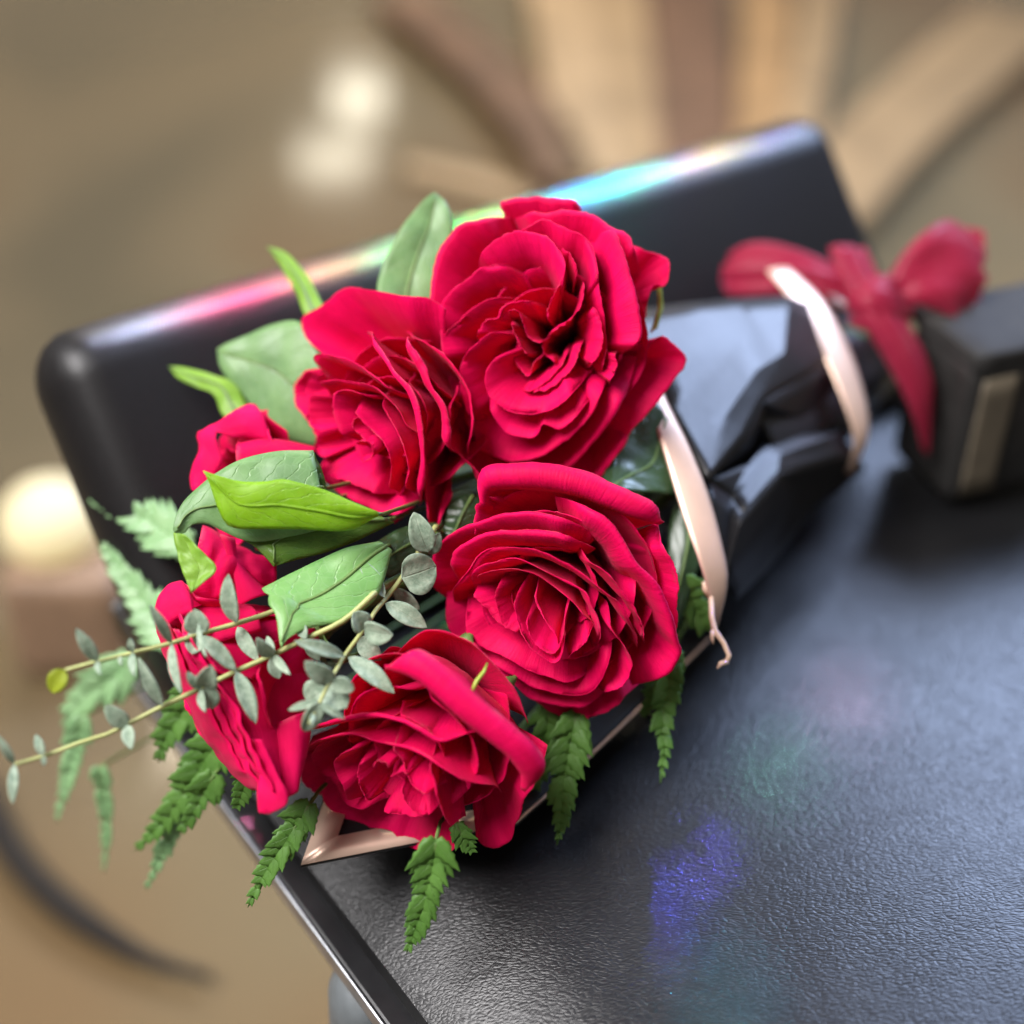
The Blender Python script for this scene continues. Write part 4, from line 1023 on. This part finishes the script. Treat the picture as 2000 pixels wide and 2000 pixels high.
# ------------------------------------------------------------------ black box beside the bow
box_o = on_plane(1925, 975, 0.012)
box = empty('carton', box_o, 'black carton with a tan front panel standing on the seat behind the bow', 'box')
BX = (RIGHT * 0.94 + Vector((0, 1, 0)) * 0.34).normalized(); BY = Vector((0, 0, 1)).cross(BX)
def box_world(p): return box_o + BX * (p.x + 0.026) + BY * (p.y + 0.026) + Vector((0, 0, p.z * 0.86 + 0.038))
M['carton'] = plain('black_carton', (0.020, 0.019, 0.018), 0.4)
M['lidmat'] = plain('matt_black_lid', (0.022, 0.021, 0.020), 0.75, 0, 0.3)
M['tan'] = plain('tan_card', (0.14, 0.115, 0.08), 0.6)
bb_ = rounded_box('box_body', (0.048, 0.026, 0.045), (0.008, 0.008, 0.008), 12, M['carton'], box_world, box)
rounded_box('front_panel', (0.009, 0.0008, 0.036), (0.0007, 0.0007, 0.0007), 6, M['tan'], lambda p: box_world(Vector((p.x - 0.034, p.y - 0.0268, p.z))), bb_)
rounded_box('lid', (0.049, 0.027, 0.006), (0.003, 0.003, 0.003), 8, M['lidmat'], lambda p: box_world(Vector((p.x, p.y, p.z + 0.046))), box)

# ------------------------------------------------------------------ things on the floor, far behind
def fpt(px, py, z=0.0): return on_plane(px, py, FLOOR_Z + z)
M['wood_dark'] = plain('dark_wood', (0.13, 0.068, 0.036), 0.4, 0, 0.4, 6, 0.3)
M['wood_mid'] = plain('orange_wood', (0.31, 0.18, 0.075), 0.4, 0, 0.4, 6, 0.3)
M['wood_pale'] = plain('pale_wood', (0.36, 0.245, 0.130), 0.4, 0, 0.4, 6, 0.2)
M['wood_tan'] = plain('tan_wood', (0.31, 0.205, 0.102), 0.45, 0, 0.4, 6, 0.25)
M['black'] = plain('black_metal', (0.022, 0.018, 0.014), 0.8, 0, 0.2)
def board(name, path, wpx, mat, parent, thick=0.03, z=0.03):
    c = [fpt(x, y, z) for x, y in path]
    c = [Vector(q) for q in catmull([tuple(v) for v in c], 14)]
    V = []
    for i, p in enumerate(c):
        t = (c[min(i + 1, 13)] - c[max(i - 1, 0)]).normalized(); s = t.cross(Vector((0, 0, 1))).normalized()
        d = (p - CAM).dot(FWD); w = wpx * d / FPX / 2
        for a, b in ((-1, -1), (1, -1), (1, 1), (-1, 1)):
            V.append(p + s * a * w + Vector((0, 0, b * thick / 2)))
    F = [(i * 4 + k, i * 4 + (k + 1) % 4, i * 4 + 4 + (k + 1) % 4, i * 4 + 4 + k) for i in range(13) for k in range(4)]
    F += [(3, 2, 1, 0), (52, 53, 54, 55)]
    o = mesh_obj(name, V, F, M[mat], parent, smooth=False)
    mb = o.modifiers.new('bevel', 'BEVEL'); mb.width = 0.006; mb.segments = 3
    return o
stand = empty('wooden_stand', fpt(1420, 470), 'blurred wooden stand with boards fanning out on the floor behind the chair', 'stand')
board('board', [(1110, 360), (1080, 290), (1000, 190), (900, 95), (780, 0)], 120, 'wood_dark', stand)
board('board', [(1160, 360), (1125, 180), (1085, -40)], 120, 'wood_pale', stand)
board('board', [(1245, 370), (1225, 190), (1200, -40)], 110, 'wood_tan', stand, z=0.027)
board('board', [(1365, 380), (1355, 200), (1340, -40)], 150, 'wood_dark', stand)
board('board', [(1480, 400), (1490, 200), (1500, -40)], 100, 'wood_mid', stand, z=0.027)
board('board', [(1540, 400), (1575, 200), (1610, -40)], 70, 'wood_tan', stand)
board('board', [(1590, 430), (1740, 260), (1990, 40)], 190, 'wood_tan', stand)
board('board', [(1040, 400), (960, 365), (840, 335), (790, 330)], 70, 'wood_tan', stand, 0.012, 0.008)
hub_c = fpt(1420, 470)
tube('hub', [hub_c + Vector((0, 0, z)) for z in (0.0, 0.004, 0.06, 0.066)], [0.10, 0.105, 0.095, 0.08], M['wood_mid'], stand, 32)
tb = empty('curved_tube', fpt(150, 1790), 'dark curved tube on the floor at the lower left, out of focus', 'tube')
tube('tube_body', [fpt(x, y, 0.013) for x, y, in catmull([(-60, 1500), (-10, 1610), (50, 1700), (150, 1790), (280, 1868), (400, 1905)], 24)], [0.0110 * min(1.0, 0.25 + (23 - i) / 14) for i in range(24)], M['black'], tb, 14)
tube('end_cap', [fpt(x, y, 0.013) for x, y in ((396, 1904), (404, 1906), (410, 1907))], [0.004, 0.004, 0.002], M['black'], tb, 14)
lampo = empty('floor_lamp', fpt(140, 1345), 'small glowing lamp on a tan block at the left, out of focus', 'lamp')
lb = fpt(150, 1330)
M['block'] = plain('tan_block', (0.30, 0.19, 0.12), 0.5)
rounded_box('base', (0.052, 0.05, 0.055), (0.012, 0.012, 0.012), 8, M['block'], lambda p: lb + Vector((p.x, p.y + 0.05, p.z + 0.055)), lampo)
gl, nt, pb = new_mat('lamp_glass')
pb.inputs['Base Color'].default_value = (0.5, 0.45, 0.3, 1)
pb.inputs['Emission Color'].default_value = (1.0, 0.80, 0.40, 1); pb.inputs['Emission Strength'].default_value = 0.62
tube('shade', [lb + Vector((-0.01, 0.05, 0.11 + z)) for z in (0.0, 0.006, 0.02, 0.04, 0.055, 0.062)], [0.02, 0.036, 0.043, 0.04, 0.026, 0.006], gl, lampo, 24)

# two ceiling spots far ahead whose images lie in the polished floor
def ceiling_spot(px, py, sx, sy, radiance, color, name):
    f = fpt(px, py); v = (f - CAM).normalized(); l = Vector((v.x, v.y, -v.z))
    p = f + l * (2.4 / l.z)
    area_lamp(name, p, f, sx, sy, radiance, color)
ceiling_spot(700, 190, 0.34, 0.16, 14, (1, 0.93, 0.74), 'ceiling_spot')
ceiling_spot(650, 312, 0.42, 0.10, 15, (1, 0.93, 0.74), 'ceiling_spot')

# patches of split (rainbow) sunlight that glance off the leather
GL = 0.0004
def glint(point, normal, size, radiance, color, dist=1.2):
    v = (point - CAM).normalized(); n = normal.normalized()
    l = v - n * 2 * v.dot(n)
    o = area_lamp('rainbow_light', point + l * dist, point, 0.02, 0.02, 1.0, color, size)
    o.data.energy = radiance * GL
al = rad(14)
nb = Vector((0, 0, 1)) * math.cos(al) - EB * math.sin(al)
for w, s, rd, c in ((0.045, 0.16, 4, (0.65, 0.7, 1)), (0.085, 0.18, 8, (1, 0.12, 0.30)), (0.125, 0.14, 4, (1, 0.55, 0.35)), (0.163, 0.12, 5, (0.5, 1, 0.6)), (0.190, 0.16, 11, (0.04, 1, 0.18)), (0.212, 0.08, 5, (1, 0.85, 0.3)),
                    (0.240, 0.14, 4, (0.2, 1, 0.8)), (0.262, 0.14, 9, (0.03, 0.15, 1)), (0.288, 0.16, 8, (0.08, 1, 0.7)), (0.320, 0.14, 2.2, (0.7, 0.35, 1)), (0.348, 0.12, 2.2, (1, 0.75, 0.2)), (0.385, 0.2, 1, (0.6, 0.5, 1))):
    glint(back_pt(w, 0.150, -0.008), nb, s * 20, rd * 17, c)
up_v = Vector((0, 0, 1))
for px, py, s, rd, c in ((1290, 1815, 0.13, 9, (0.08, 0.12, 1)), (1370, 1720, 0.10, 5, (0.12, 0.10, 1)), (1400, 1970, 0.20, 8, (0.1, 0.7, 1)), (1520, 1560, 0.20, 3.5, (0.2, 0.9, 0.55)), (1640, 1430, 0.22, 3.5, (0.9, 0.45, 0.7))):
    glint(on_plane(px, py, 0.004), up_v, s * 12, rd * 0.7, c, 1.1)
